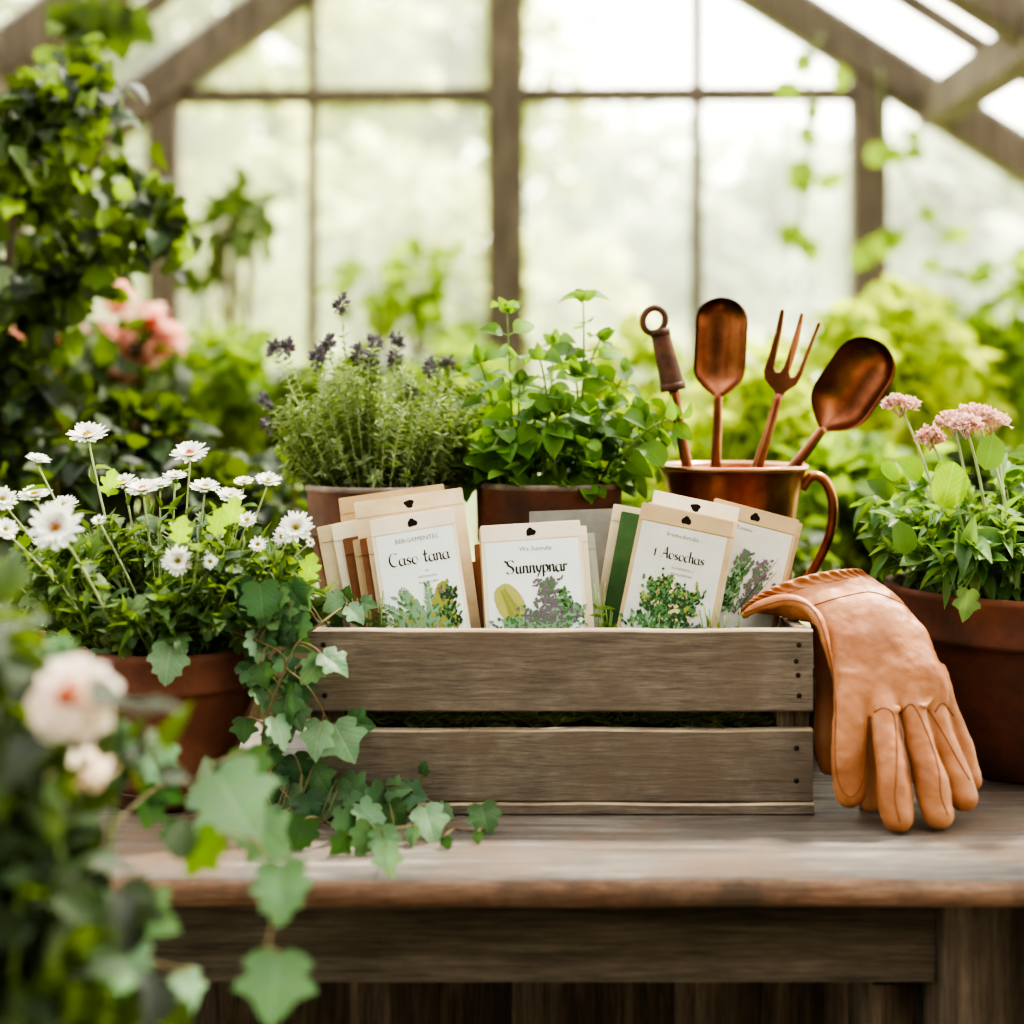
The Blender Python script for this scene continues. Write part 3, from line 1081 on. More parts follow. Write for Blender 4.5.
def write(k, small, head, hh, lines, x0=0.0, nib=.1):
    f = k.f(.0008)
    top = -.0185
    obj('small_print', text_mesh(small, .0068, lambda x, y: f(x + x0, y + top - .0105)), M['ink_soft'], k.e, smooth=False)
    m = lettering(head, hh, lambda x, y: f(x + x0, y + top - .0335), nib)
    obj('lettering', m, M['ink'], k.e, smooth=False)
    y = top - .043
    for s_ in lines:
        obj('small_print', text_mesh(s_, .0046, lambda x, yy: f(x + x0 + .006, yy + y)), M['ink_soft'], k.e, smooth=False)
        y -= .006


write(k1, 'BERGAMENTES', 'Caso tana', .0140, ['te', 'urttmentin', 'mandrodan'], .002)
write(k2, 'We Sunruliz', 'Sunnypnar', .0140, [], .004, .13)
write(k3, 'Iremedetulis', '1 Aosochas', .0115, ['terulstmrn s', 'arempistnen'], .0, .11)

# illustrations ; y measured from top of packet
B1, B2, B3 = -.128, -.106, -.124


def frond(m, k, x0, y0, ang, ln, wid, cols, n=26, bend=0.0, base=.12):
    x, y, a = x0, y0, ang
    for i in range(n):
        t = i / (n - 1)
        x += math.cos(a) * ln / n; y += math.sin(a) * ln / n; a += bend / n
        if t < base: continue
        L = wid * (1.15 - .8 * t)
        for s_ in (-1, 1):
            blob(m, k.f(.0009 + .0004 * rng.random()), x, y, L * rng.uniform(.8, 1.1), L * .34, a + s_ * rng.uniform(.7, 1.1), int(rng.choice(cols)), 7)


def cluster(m, k, cx, cy, sx, sy, n, cols, sz=.0055, up=False):
    for i in range(n):
        blob(m, k.f(.0010 + .0005 * rng.random()), cx + rng.normal() * sx, cy + rng.normal() * sy, sz * rng.uniform(.7, 1.3), sz * rng.uniform(.4, .7),
             rng.uniform(.6, 2.5) if up else rng.uniform(0, 6.3), int(rng.choice(cols)), 7, .15)


m = MB()
for a_, ln, bd, x0 in ((2.35, .058, .2, .004), (2.0, .058, .1, .006), (1.65, .054, 0, .010), (2.7, .046, -.2, .0), (1.75, .05, .1, -.006)):
    frond(m, k1, x0, B1, a_, ln, .0125, [0, 0, 0, 1, 2], 24, bd)
cluster(m, k1, .002, B1 + .010, .014, .007, 170, [0, 0, 1, 2], .006, True)
cluster(m, k1, -.018, B1 + .040, .004, .004, 26, [0, 0, 1], .006)
blob(m, k1.f(.0010), .018, B1, .055, .020, 1.5, 2, 14, .03)
cluster(m, k1, .026, B1 + .022, .004, .014, 110, [3, 3, 1, 2], .006, True)
cluster(m, k1, .025, B1 + .042, .003, .004, 34, [3, 3, 4], .005)
obj('illustration', m, INK, k1.e, smooth=False)

m = MB()
blob(m, k2.f(.0009), -.016, B2 + .002, .046, .029, 2.0, 5, 18, .02)
cluster(m, k2, .005, B2 - .006, .022, .003, 160, [0, 1, 4, 0], .0055)
cluster(m, k2, -.024, B2 - .002, .007, .003, 60, [0, 1, 0], .0055)
for i in range(16):
    t = .15 + .8 * i / 15
    for s_ in (-1, 1):
        blob(m, k2.f(.0011), -.016 + math.cos(2.0) * .044 * t * .9, B2 + .002 + math.sin(2.0) * .044 * t * .9, .011 * (1.1 - .7 * t), .0011, 2.0 + s_ * .7, 2, 6)
for yy, sx, n in ((.006, .010, 60), (.014, .0085, 60), (.024, .0065, 55), (.033, .0055, 45), (.042, .0052, 60)):
    cluster(m, k2, .014 + rng.normal() * .0015, B2 + yy, sx, .0026, n, [4, 4, 4, 4, 1], .0048)
for cx, cy, sx, sy, n, cs in ((.030, .024, .0045, .006, 90, (1, 1, 0, 3)), (.041, .012, .0040, .0035, 60, (1, 0, 4)), (.027, .010, .007, .005, 80, (1, 0, 4, 4)), (-.004, .008, .0055, .0045, 55, (4, 4, 1)),
                              (-.020, .003, .008, .0035, 90, (0, 1, 0)), (.012, .001, .018, .0025, 150, (0, 1, 4, 0))):
    cluster(m, k2, cx, B2 + cy, sx, sy, n, cs, .0052)
obj('illustration', m, INK, k2.e, smooth=False)

m = MB()
cluster(m, k3, .004, B3 + .022, .012, .008, 40, [6], .008)
for a_, ln, bd in ((2.55, .036, -.5), (2.1, .046, -.2), (1.72, .050, 0), (1.3, .042, .1), (.95, .048, .1), (.62, .036, .3)):
    x, y, an = -.002, B3, a_
    for i in range(20):
        t = i / 19
        x += math.cos(an) * ln / 20; y += math.sin(an) * ln / 20; an += bd / 20
        cluster(m, k3, x, y, .0012 + .0032 * t ** 2, .0012 + .0026 * t ** 2, int(5 + 7 * t), [3, 3, 1] if t < .75 else [1, 3, 1, 3, 2], .0048, True)
cluster(m, k3, -.004, B3 + .002, .017, .004, 230, [3, 1, 1, 0], .0055, True)
cluster(m, k3, .030, B3 + .004, .004, .003, 40, [4, 4, 1], .0045)
obj('illustration', m, INK, k3.e, smooth=False)

m = MB()
for i in range(30):
    t = i / 29
    cluster(m, k4, -.010 + .010 * t, -.112 + .062 * t, .0045 * (1.2 - .5 * t), .002, 9, [1, 1, 0, 3] if t < .7 else [4, 0, 1], .005, True)
    cluster(m, k4, .010 + .010 * t, -.112 + .056 * t, .0045, .002, 7, [4, 4, 4, 1], .0045, True)
f9 = k4.f(.0016)
for (xa_, ya_, xb_, yb_) in ((.002, -.112, .034, -.046), (.008, -.112, .035, -.06)):
    m.add([f9(xa_, ya_), f9(xa_ + .0009, ya_), f9(xb_ + .0004, yb_), f9(xb_, yb_)], [(0, 1, 2, 3)], 3)
obj('illustration', m, INK, k4.e, smooth=False)
obj('small_print', text_mesh('Tenana', .006, lambda x, y: k4.f(.0008)(x - .008, y - .026)), M['ink_soft'], k4.e, smooth=False)


# ================================================================== POTS
def pot(name_parent, c, rtop, rbase, h, mat, band=.25, wall=.009, lip=None, soil_drop=.016):
    cx, cy, z0 = c
    bh = h * band
    r_at = lambda z: rbase + (rtop * .93 - rbase) * z / (h - bh)
    prof = [(.0001, .001), (rbase * .96, 0), (rbase, .003)]
    for i in range(1, 7):
        z = (h - bh) * i / 6.5
        prof.append((r_at(z), z))
    zb = h - bh
    prof += [(rtop * .93, zb - .002), (rtop * .955, zb - .001), (rtop * .972, zb + .002), (rtop * .975, zb + .005), (rtop * .97, zb + .010), (rtop * .985, h - .012), (rtop * .998, h - .008), (rtop, h - .004),
             (rtop - .002, h), (rtop - wall, h - .001), (rtop - wall - .001, h - .005), (rtop - wall - .004, h - soil_drop - .012)]
    m = MB(); m.lathe(prof, (cx, cy, z0), 72)
    p = obj('pot', m, mat, name_parent)
    if lip is not None:
        m = MB(); m.lathe([(rtop + .0004, h - .006), (rtop + .0015, h - .003), (rtop, h + .0006), (rtop - wall * .6, h + .0008), (rtop - wall - .0012, h - .002)], (cx, cy, z0), 72)
        obj('rim', m, lip, name_parent)
    m = MB()
    rs = rtop - wall - .003
    V, Fc = [[cx, cy, z0 + h - soil_drop + .006]], []
    nr, na = 6, 40
    for i in range(1, nr + 1):
        for j in range(na):
            a = 2 * PI * j / na; r_ = rs * i / nr
            z = z0 + h - soil_drop + .006 * (1 - (i / nr) ** 2) + .004 * mnoise.noise(Vector((math.cos(a) * r_ * 60 + cx * 9, math.sin(a) * r_ * 60, 0)))
            V.append([cx + r_ * math.cos(a), cy + r_ * math.sin(a), z])
    for j in range(na):
        Fc.append((0, 1 + j, 1 + (j + 1) % na))
        for i in range(nr - 1):
            a, b = 1 + i * na + j, 1 + i * na + (j + 1) % na
            Fc.append((a, a + na, b + na, b))
    m.add(V, Fc)
    obj('soil', m, M['soil'], name_parent)
    return z0 + h - soil_drop


# ---- thyme pot
TD = 1.805
c = at(382, 487, TD); base = np.array([c[0], c[1], .11])
thy = empty('potted_thyme', base, 'bushy grey green thyme with purple tips in a dark clay pot behind the left packets', 'potted plant')
zs = pot(thy, base, .0905, .062, c[2] - .11 + .004, M['terra_dark'], .3, lip=M['rimgrey'])
sm, lm = MB(), MB()
spx = TD / F
tips = []


def thyme_stem(b, tip, n=30, bud=False, ls=1.0):
    mid = b + (tip - b) * .5 + np.array([(b[0] - c[0]) * .3, 0, .012]) + rv(.004)
    P = bez(b, mid, tip, 10)
    sm.tube(P, np.linspace(.0012, .0005, 10), 5, caps=False)
    for i in range(n):
        t = .15 + .85 * (i / n)
        q = t * 9; k0 = min(8, int(q)); p = P[k0] + (P[k0 + 1] - P[k0]) * (q - k0)
        tn = nz(P[k0 + 1] - P[k0])
        sd = nz(np.cross(tn, rv()))
        for s_ in (1, -1):
            leaf(lm, NARROW, p, nz(sd * s_ + tn * .7 + rv(.15)), nz(tn + rv(.3)), rng.uniform(.008, .0145) * ls, .0036 * ls)
    return P


heads = [(341, 303), (275, 349), (286, 348), (320, 353), (328, 345), (316, 360), (358, 353), (375, 343), (397, 342), (371, 360), (395, 360), (265, 402), (268, 425), (410, 392), (430, 365), (447, 362)]
hm = []
for (hx, hy) in heads:
    tip = at(hx, hy, TD + rng.uniform(-.05, .03))
    b = np.array([c[0] + (tip[0] - c[0]) * rng.uniform(.2, .45), c[1] + rng.uniform(-.04, .04), zs])
    thyme_stem(b, tip, 22)
    hm.append(tip)
for i in range(125):
    a = rng.uniform(0, 2 * PI); rr = rng.uniform(.15, 1) ** .6
    ex = rr * math.cos(a) * .14; ey = rr * math.sin(a) * .085
    H = .155 * math.sqrt(max(.03, 1 - (rr * .85) ** 2)) * rng.uniform(.5, 1.15)
    tip = np.array([c[0] + .004 + ex, c[1] + ey, zs + .012 + H])
    b = np.array([c[0] + ex * .45, c[1] + ey * .6, zs])
    thyme_stem(b, tip, 24)
for i in range(90):          # low dense skirt
    a = rng.uniform(0, 2 * PI)
    tip = np.array([c[0] + math.cos(a) * rng.uniform(.05, .125), c[1] + math.sin(a) * rng.uniform(.03, .085), zs + rng.uniform(.02, .06)])
    b = np.array([c[0] + (tip[0] - c[0]) * .5, c[1] + (tip[1] - c[1]) * .5, zs])
    thyme_stem(b, tip, 18, ls=1.1)
obj('stems', sm, M['stem_pale'], thy); obj('foliage', lm, M['l_thyme'], thy)
for tip in hm:
    m = MB()
    for i in range(36):
        dv = nz(rv() + np.array([0, 0, .4]))
        leaf(m, TINY, tip + dv * .003 + np.array([0, 0, rng.uniform(-.007, .005)]), dv, rv(), .0095, .006)
    obj('flower_head', m, M['purple'], thy, label='dark purple flower head')

# ---- leafy herb pot (middle)
BD = 1.80
c = at(549, 484, BD); base = np.array([c[0], c[1], .11])
bas = empty('potted_oregano', base, 'leafy bright green herb with round leaves in a clay pot behind the middle packets', 'potted plant')
zs = pot(bas, base, .0885, .064, c[2] - .11 + .003, M['terra_moss'], .34, lip=M['rimgrey'])
sm, lm = MB(), MB()


def herb_stem(b, tip, pairs, lsz, bend=.02, first=.25):
    mid = (b + tip) / 2 + np.array([rng.normal() * bend * .5, rng.normal() * bend * .5, bend])
    P = bez(b, mid, tip, 14)
    sm.tube(P, np.linspace(.0022, .001, 14), 6)
    ph = rng.uniform(0, PI)
    for i in range(pairs):
        t = first + (1 - first) * i / max(1, pairs - 1)
        q = min(12.99, t * 13); k0 = int(q); p = P[k0] + (P[k0 + 1] - P[k0]) * (q - k0)
        tn = nz(P[k0 + 1] - P[k0])
        e1 = nz(np.cross(tn, [0.2, 1, 0])); e2 = np.cross(tn, e1)
        A = ph + i * PI / 2
        for s_ in (1, -1):
            sd = (math.cos(A) * e1 + math.sin(A) * e2) * s_
            sz = lsz * (1.25 - .40 * t) * rng.uniform(.8, 1.25)
            dr = nz(sd + tn * rng.uniform(.1, .7) + np.array([0, 0, -.15]))
            pet = p + dr * sz * .25
            sm.tube([p, pet], .0008, 5, caps=False)
            leaf(lm, OV if rng.random() < .6 else ROUND, pet, dr, nz(tn * .6 + np.array([0, -.55, .3]) + rv(.3)), sz, sz * .76)
    for i in range(4):
        leaf(lm, OV, P[-1], nz(np.array([rng.normal(), rng.normal(), 1.4])), [0, -1, .3], lsz * .7, lsz * .45)


for (tx, ty, bx, n_, s_) in ((507, 312, 515, 6, .030), (583, 300, 575, 6, .029), (600, 340, 580, 6, .03), (480, 362, 510, 5, .031), (540, 360, 540, 6, .03), (625, 372, 590, 6, .03),
                             (555, 345, 552, 6, .03), (575, 375, 565, 5, .034), (520, 385, 525, 5, .034), (610, 405, 585, 5, .033), (492, 410, 515, 5, .032), (470, 430, 505, 4, .03),
                             (640, 420, 595, 6, .031), (560, 410, 556, 4, .036), (535, 420, 538, 4, .036), (590, 425, 575, 4, .036), (650, 455, 600, 5, .028), (515, 440, 522, 4, .03)):
    dd = BD + rng.uniform(-.07, .05)
    tip = at(tx, ty, dd); b = at(bx, 484, BD + rng.uniform(-.04, .04)); b[2] = zs
    herb_stem(b, tip, n_, s_)
P_ = [(600, 482), (622, 450), (645, 425), (668, 402), (680, 400)]
b = at(600, 484, BD - .02); b[2] = zs
herb_stem(b, at(676, 420, BD - .05), 8, .032, .05, .3)
for i in range(210):         # crowded small leaves at the base
    a = rng.uniform(0, 2 * PI); rr = math.sqrt(rng.random())
    p = np.array([c[0] + rr * math.cos(a) * .098, c[1] + rr * math.sin(a) * .085, zs + .004 + rng.random() ** 1.3 * .075])
    dr = nz(np.array([math.cos(a), math.sin(a) * .7 - .3, rng.uniform(0, .8)]) + rv(.4))
    sz = rng.uniform(.016, .034)
    leaf(lm, ROUND if i % 2 else OV, p, dr, nz(np.array([0, -.3, 1]) + rv(.4)), sz, sz * .8)
obj('stems', sm, M['stem'], bas); obj('foliage', lm, M['l_basil'], bas)

# ---- copper jug
JD = 1.80
jc = at(733, 466, JD); JC = np.array([jc[0], jc[1], .11]); JH = .2235
jug = empty('copper_jug', JC, 'large copper jug with side handle holding garden tools behind the right packets', 'jug')
m = MB()
prof = [(.0001, .002), (.058, .0), (.0615, .003), (.0635, .010), (.066, .05), (.0695, .10), (.0735, .15), (.0785, .19), (.083, .212), (.0862, .2195), (.0878, .222), (.0874, .2245), (.0855, .2242), (.0815, .214), (.077, .192), (.072, .15), (.068, .10), (.064, .05), (.061, .008), (.0001, .006)]
m.lathe(prof, JC, 80)
obj('body', m, M['copper'], jug)
m = MB()
hp = [JC + np.array(v) for v in ((.0805, -.01, .197), (.092, -.012, .212), (.108, -.013, .206), (.117, -.013, .180), (.114, -.012, .145), (.101, -.01, .112), (.084, -.008, .085), (.067, -.006, .075))]
m.tube(spline(hp, 7), .0058, 12, flat=1.0)
obj('handle', m, M['copper'], jug)
m = MB()
m.lathe([(.0868, .2195), (.0895, .222), (.0892, .2255), (.0868, .2262), (.0846, .2235)], JC, 80)
obj('rim', m, mat_mottle('bright_copper', [rgb(176, 128, 96), rgb(206, 160, 128)], 12, .3, 1.0, .05, 60), jug)


# ================================================================== TOOLS
def shaft(m, pxs, d, rpx, extra=.125, n=10):
    P = [at(x, y, d) for x, y in pxs]
    dirv = nz(P[-1] - P[-2]); L = np.linalg.norm(P[-1] - P[-2])
    P.append(P[-1] + dirv * extra)
    r = [q * d / F for q in rpx] + [rpx[-1] * d / F]
    Q = spline(P, 5)
    R = np.interp(np.linspace(0, len(P) - 1, len(Q)), range(len(P)), r)
    m.tube(Q, R, n)


TG = 'copper hand tools standing in the jug'
# ring-handled tool
d = 1.775
o1 = empty('garden_hook', at(687, 560, d), 'old garden tool with ring end and dark wooden grip, leftmost in the copper jug', 'garden tool', TG)
m = MB(); shaft(m, [(673, 386), (680, 428), (687, 466)], d, [5.2, 5.6, 5.8]); obj('shaft', m, M['copper_tool'], o1)
m = MB()
P = [at(x, y, d) for x, y in ((660, 331), (664, 350), (669, 370), (673, 389))]
m.tube(spline(P, 6), np.array(list(np.linspace(9.2, 12.0, 19))) * d / F, 14)
m.tube([at(659.5, 329, d), at(660.5, 336, d)], 10.2 * d / F, 14); m.tube([at(672, 383, d), at(673.4, 390.5, d)], 12.8 * d / F, 14)
obj('grip', m, M['grip'], o1)
m = MB()
P = [at(654 + 11.2 * math.cos(a) - 1.0 * math.sin(a), 320.5 + 12.5 * math.sin(a), d) for a in np.linspace(PI * .5, PI * 2.5, 30)]
m.tube(P, 3.4 * d / F, 10); obj('hanging_ring', m, M['grip'], o1)


def blade(axis, widths, d, depth, yaw=0.0, thick=.0012):
    """dished blade along pixel axis [(x,y)..] with half widths px; concave to camera"""
    m = MB()
    A = np.array(axis, float)
    Q = spline(np.array([[x, y, 0] for x, y in axis]), 3)[:, :2]
    tt = np.concatenate([[0], np.cumsum(np.linalg.norm(np.diff(Q, axis=0), axis=1))]); tt /= tt[-1]
    top, wmax, sh, neck = widths
    Wd = np.array([wmax * math.sqrt(max(.012, 1 - max(0, 1 - t / top) ** 2.2)) * (1 if t < sh else neck + (1 - neck) * math.cos(PI / 2 * ((t - sh) / (1 - sh)) ** 1.5)) for t in tt])
    na = 16
    n = len(Q)
    Tn = np.gradient(Q, axis=0)
    rows = []
    for side in (1, -1):
        for i in range(n):
            t = Tn[i] / np.linalg.norm(Tn[i]); nr = np.array([-t[1], t[0]])
            for j in range(na + 1):
                s_ = -1 + 2 * j / na
                p2 = Q[i] + nr * s_ * Wd[i]
                dd = d + depth * (1 - s_ * s_) * min(1, Wd[i] / max(Wd)) + s_ * Wd[i] * yaw * d / F - side * thick / 2
                rows.append(at(p2[0], p2[1], dd))
    Fc = []
    S = n * (na + 1)
    for i in range(n - 1):
        for j in range(na):
            a = i * (na + 1) + j
            Fc.append((a, a + 1, a + na + 2, a + na + 1)); Fc.append((S + a, S + a + na + 1, S + a + na + 2, S + a + 1))
        for j in (0, na):
            a = i * (na + 1) + j
            Fc.append((a, a + na + 1, S + a + na + 1, S + a))
    for i in (0, n - 1):
        for j in range(na):
            a = i * (na + 1) + j
            Fc.append((a, a + 1, S + a + 1, S + a))
    m.add(rows, Fc)
    return m


d = 1.825
o2 = empty('hand_trowel', at(716, 560, d), 'upright copper hand trowel with rounded blade, second from left in the jug', 'garden tool', TG)
ax = [(723 + (718 - 723) * t, 297.5 + (396 - 297.5) * t) for t in np.linspace(0, 1, 30) ** 1.15]
obj('blade', blade(ax, (.26, 26.2, .66, .18), d, .017, .25), M['copper_tool'], o2)
m = MB(); shaft(m, [(718, 392), (717, 430), (715.5, 466)], d, [4.2, 5.0, 5.4]); obj('shaft', m, M['copper_tool'], o2)
d = 1.765
o3 = empty('hand_fork', at(731, 560, d), 'three-tined copper hand fork, third from left in the jug', 'garden tool', TG)
m = MB()
OUT = [(780.3, 310.5), (782.2, 308.6), (784.6, 310.5), (782.4, 328), (779.2, 345), (775.8, 360), (774.2, 368), (776.2, 372.2), (780.4, 371.6), (784.2, 366), (790.4, 346), (796.6, 326), (800.0, 314), (801.6, 312.2), (803.8, 314.2),
       (799.4, 340), (793.4, 361), (789.6, 372), (790.8, 377), (794.4, 376.6), (798.4, 370), (804.4, 355), (812.6, 335), (817.4, 323.2), (819.2, 321.6), (820.8, 324), (816.4, 334), (809.2, 354), (802.4, 374), (797, 384.6), (790, 389), (785, 392.5), (781.6, 399), (775.6, 397.4),
       (774.4, 390.6), (769, 385), (764.4, 378), (763.6, 370.5), (768.6, 356), (775.6, 331)]
dz_ = [.004 * (1 - min(1, abs(y - 345) / 50)) for x, y in OUT]
nO = len(OUT)
Vt = [at(x, y, d - .0028 + q) for (x, y), q in zip(OUT, dz_)] + [at(x, y, d + .0028 + q) for (x, y), q in zip(OUT, dz_)]
m.add(Vt, [tuple(range(nO))[::-1], tuple(range(nO, 2 * nO))] + [(i, (i + 1) % nO, (i + 1) % nO + nO, i + nO) for i in range(nO)])
to_ = obj('tines', m, M['copper_tool'], o3, smooth=False)
bv = to_.modifiers.new('edge', 'BEVEL'); bv.width = .0014; bv.segments = 2; bv.limit_method = 'ANGLE'; bv.angle_limit = math.radians(50)
m = MB(); shaft(m, [(779, 394), (769, 430), (757.5, 466)], d, [4.4, 5.0, 5.6]); obj('shaft', m, M['copper_tool'], o3)
d = 1.79
o4 = empty('hand_scoop', at(715, 560, d), 'copper hand scoop leaning right with a deep oval bowl, rightmost in the jug', 'garden tool', TG)
ax = [(881 + (822.5 - 881) * t, 342.5 + (429 - 342.5) * t) for t in np.linspace(0, 1, 30) ** 1.15]
obj('bowl', blade(ax, (.32, 32, .60, .14), d, .026, -.2), M['copper_tool'], o4)
m = MB(); shaft(m, [(824, 427), (808, 449), (791, 470)], d, [4.4, 5.2, 5.8], .105); obj('shaft', m, M['copper_tool'], o4)


# ================================================================== FLOWERS
def aster(parent, p, nrm, R, mats, npet=26, ctr='gold', layers=2, name='flower', droop=.0):
    nrm = nz(nrm)
    e1 = nz(np.cross(nrm, [.3, .1, 1])); e2 = np.cross(nrm, e1)
    m = MB()
    for l_ in range(layers):
        for i in range(npet):
            A = 2 * PI * (i + .5 * l_) / npet + rng.normal() * .08
            dr = nz(e1 * math.cos(A) + e2 * math.sin(A) + nrm * (.12 + .4 * l_ - droop))
            L = R * (1 - .28 * l_) * rng.uniform(.86, 1.08)
            leaf(m, PETAL, p + dr * R * .14, dr, nrm, L * .86, R * .26)
    fo = obj(name, m, mats, parent)
    m = MB()
    for i in range(26):
        a = i * 2.4; r_ = R * .2 * math.sqrt(i / 26)
        q = p + e1 * r_ * math.cos(a) + e2 * r_ * math.sin(a) + nrm * R * (.2 - .1 * i / 26)
        leaf(m, TINY, q, nz(nrm + rv(.2)), e1, R * .16, R * .1)
    obj('flower_centre', m, M[ctr], fo)
    return fo


# ---- left flower pot
LD = 1.57
c = at(173, 640, LD); base = np.array([c[0], c[1], .012]); LP = base
fp = empty('potted_asters', np.array([c[0], c[1], 0]), 'terracotta pot of small white daisy flowers on the bench left of the crate', 'potted plant')
zs = pot(fp, base, .0995, .056, c[2] - .012, M['terra'], .27)
m = MB(); m.lathe([(.0001, .002), (.062, 0), (.068, .004), (.072, .016), (.0745, .019), (.0725, .020), (.067, .008), (.0001, .0075)], (c[0], c[1], 0), 56)
obj('saucer', m, M['terra_dark'], fp)
sm, lm = MB(), MB()
FL = [(88, 437, 1.58, 19, 'gold', (0, -.55, 1)), (190, 455, 1.56, 18, 'orange', (0, -.6, 1)), (38, 461, 1.6, 12, 'gold', (.3, -.2, 1)), (56, 528, 1.38, 26, 'orange', (.1, -1, .45)),
      (178, 561, 1.47, 15, 'gold', (.1, -1, .35)), (296, 528, 1.52, 17, 'gold', (.1, -.9, .5)), (268, 482, 1.55, 13, 'gold', (.2, -.5, 1)), (124, 484, 1.56, 14, 'gold', (-.2, -.5, 1)),
      (143, 491, 1.54, 17, 'orange', (0, -.4, 1)), (205, 489, 1.57, 15, 'gold', (.1, -.4, 1)), (230, 498, 1.55, 14, 'gold', (.3, -.4, 1)), (247, 521, 1.52, 10, 'gold', (0, -.7, .8)),
      (99, 521, 1.5, 7, 'gold', (0, -.6, .8)), (282, 537, 1.52, 9, 'gold', (0, -.9, .4)), (65, 506, 1.56, 13, 'gold', (0, -.6, .8)), (2, 500, 1.5, 14, 'gold', (.4, -.6, .6)), (35, 497, 1.6, 16, 'gold', (0, -.4, 1)),
      (175, 478, 1.6, 12, 'gold', (0, -.3, 1)), (160, 486, 1.58, 12, 'gold', (0, -.3, 1)), (310, 543, 1.53, 5, 'gold', (.5, -.9, .4)), (210, 562, 1.47, 8, 'gold', (.2, -1, .5)), (5, 530, 1.45, 12, 'gold', (.5, -.6, .6)),
      (258, 545, 1.5, 9, 'gold', (0, -.8, .6)), (244, 483, 1.57, 10, 'gold', (0, -.4, 1))]
for (fx, fy, fd, rp, ct, nm) in FL:
    p = at(fx, fy, fd)
    b = np.array([c[0] + (p[0] - c[0]) * .3 + rng.normal() * .01, c[1] + (p[1] - c[1]) * .3, zs])
    mid = (b + p) / 2 + np.array([(p[0] - b[0]) * .2, 0, .03])
    P = bez(b, mid, p - nz(nm) * .003, 12)
    sm.tube(P, np.linspace(.0016, .001, 12), 6)
    for i in range(7):
        q = P[rng.integers(3, 11)]
        leaf(lm, NARROW, q, nz(rv() + np.array([0, -.2, .5])), nz(rv(.4) + np.array([0, -.2, 1])), rng.uniform(.016, .03), .006)
    aster(fp, p, nm, rp * fd / F * 1.08, M['petal'], 24 if rp > 9 else 16, ct)
    m = MB()
    m.tube([p - nz(nm) * .006, p - nz(nm) * .003, p + nz(nm) * .0015], [.0015, rp * fd / F * .3, rp * fd / F * .34], 8)
    obj('sepal', m, M['stem'], fp)
for i in range(170):          # leafy stems filling the pot
    a = rng.uniform(0, 2 * PI); rr = math.sqrt(rng.random())
    ex, ey = rr * math.cos(a) * (.165 if math.cos(a) > 0 else .20), rr * math.sin(a) * .115
    H = .15 * math.sqrt(max(.0, 1 - .62 * rr * rr)) * rng.uniform(.35, 1.05)
    tip = np.array([c[0] + .005 + ex, c[1] + ey, zs + H])
    b = np.array([c[0] + ex * .45, c[1] + ey * .5, zs])
    P = bez(b, (b + tip) / 2 + np.array([ex * .15, ey * .15, .02]), tip, 9)
    sm.tube(P, np.linspace(.0013, .0006, 9), 5, caps=False)
    kind = rng.choice(3)
    for j in range(13):
        t = rng.uniform(.25, 1); p = P[min(8, int(t * 8.99))]
        dr = nz(rv(.9) + np.array([ex * 4, ey * 4 - .25, .35])); nn = nz(rv(.35) + np.array([0, -.3, 1]))
        if kind == 0:
            leaf(lm, NARROW, p, dr, nn, rng.uniform(.018, .036), .0065)
        elif kind == 1:
            L = rng.uniform(.018, .03); leaf(lm, SERR, p, dr, nn, L, L * .55)
        else:
            L = rng.uniform(.02, .034); leaf(lm, LOBE, p, dr, nn, L, L)
for (lx_, ly_, ld) in ((230, 513, 1.49), (178, 533, 1.47), (307, 570, 1.5), (108, 485, 1.55), (60, 645, 1.5), (215, 525, 1.5)):
    p = at(lx_, ly_ + 12, ld)
    leaf(lm, LOBE, p, [.2, -.1, 1], [0, -1, .3], .030, .030, 1)
obj('stems', sm, M['stem_pale'], fp); obj('foliage', lm, [M['l_aster'], M['l_lime']], fp)

# ---- right flower pot
RD = 1.70
c = at(1030, 583, RD); base = np.array([c[0], c[1], 0])
rp_ = empty('potted_sedum', base, 'large mossy terracotta pot with pink flower clusters at the right end of the bench', 'potted plant')
zs = pot(rp_, base, .161, .094, c[2], M['terra_moss'], .26, wall=.012, soil_drop=.018)
sm, lm = MB(), MB()
umb = [(900, 407, 1.68, 17), (930, 440, 1.64, 13), (953, 424, 1.66, 18), (975, 418, 1.66, 22), (990, 424, 1.67, 20), (966, 428, 1.6, 14)]
for (fx, fy, fd, rp) in umb:
    p = at(fx, fy, fd)
    b = np.array([c[0] + (p[0] - c[0]) * .6 + rng.normal() * .01, c[1] - .06, zs])
    P = bez(b, (b + p) / 2 + np.array([.01, 0, .03]), p, 10)
    sm.tube(P, np.linspace(.0022, .0014, 10), 6)
    R = rp * fd / F
    m = MB()
    for i in range(120):
        a = rng.uniform(0, 2 * PI); rr = math.sqrt(rng.random())
        q = p + np.array([rr * math.cos(a) * R, rr * math.sin(a) * R * .8, .009 * (1 - rr * rr) + rng.normal() * .002])
        for j in range(4):
            leaf(m, TINY, q, nz(rv(.6) + np.array([0, -.2, .8])), rv(), .0065, .0042)
    for i in range(14):
        a = 2 * PI * i / 14
        m.tube([p - np.array([0, 0, .012]), p + np.array([math.cos(a) * R * .6, math.sin(a) * R * .5, 0])], .0006, 4, caps=False)
    obj('flower_cluster', m, M['petal_pink'], rp_)
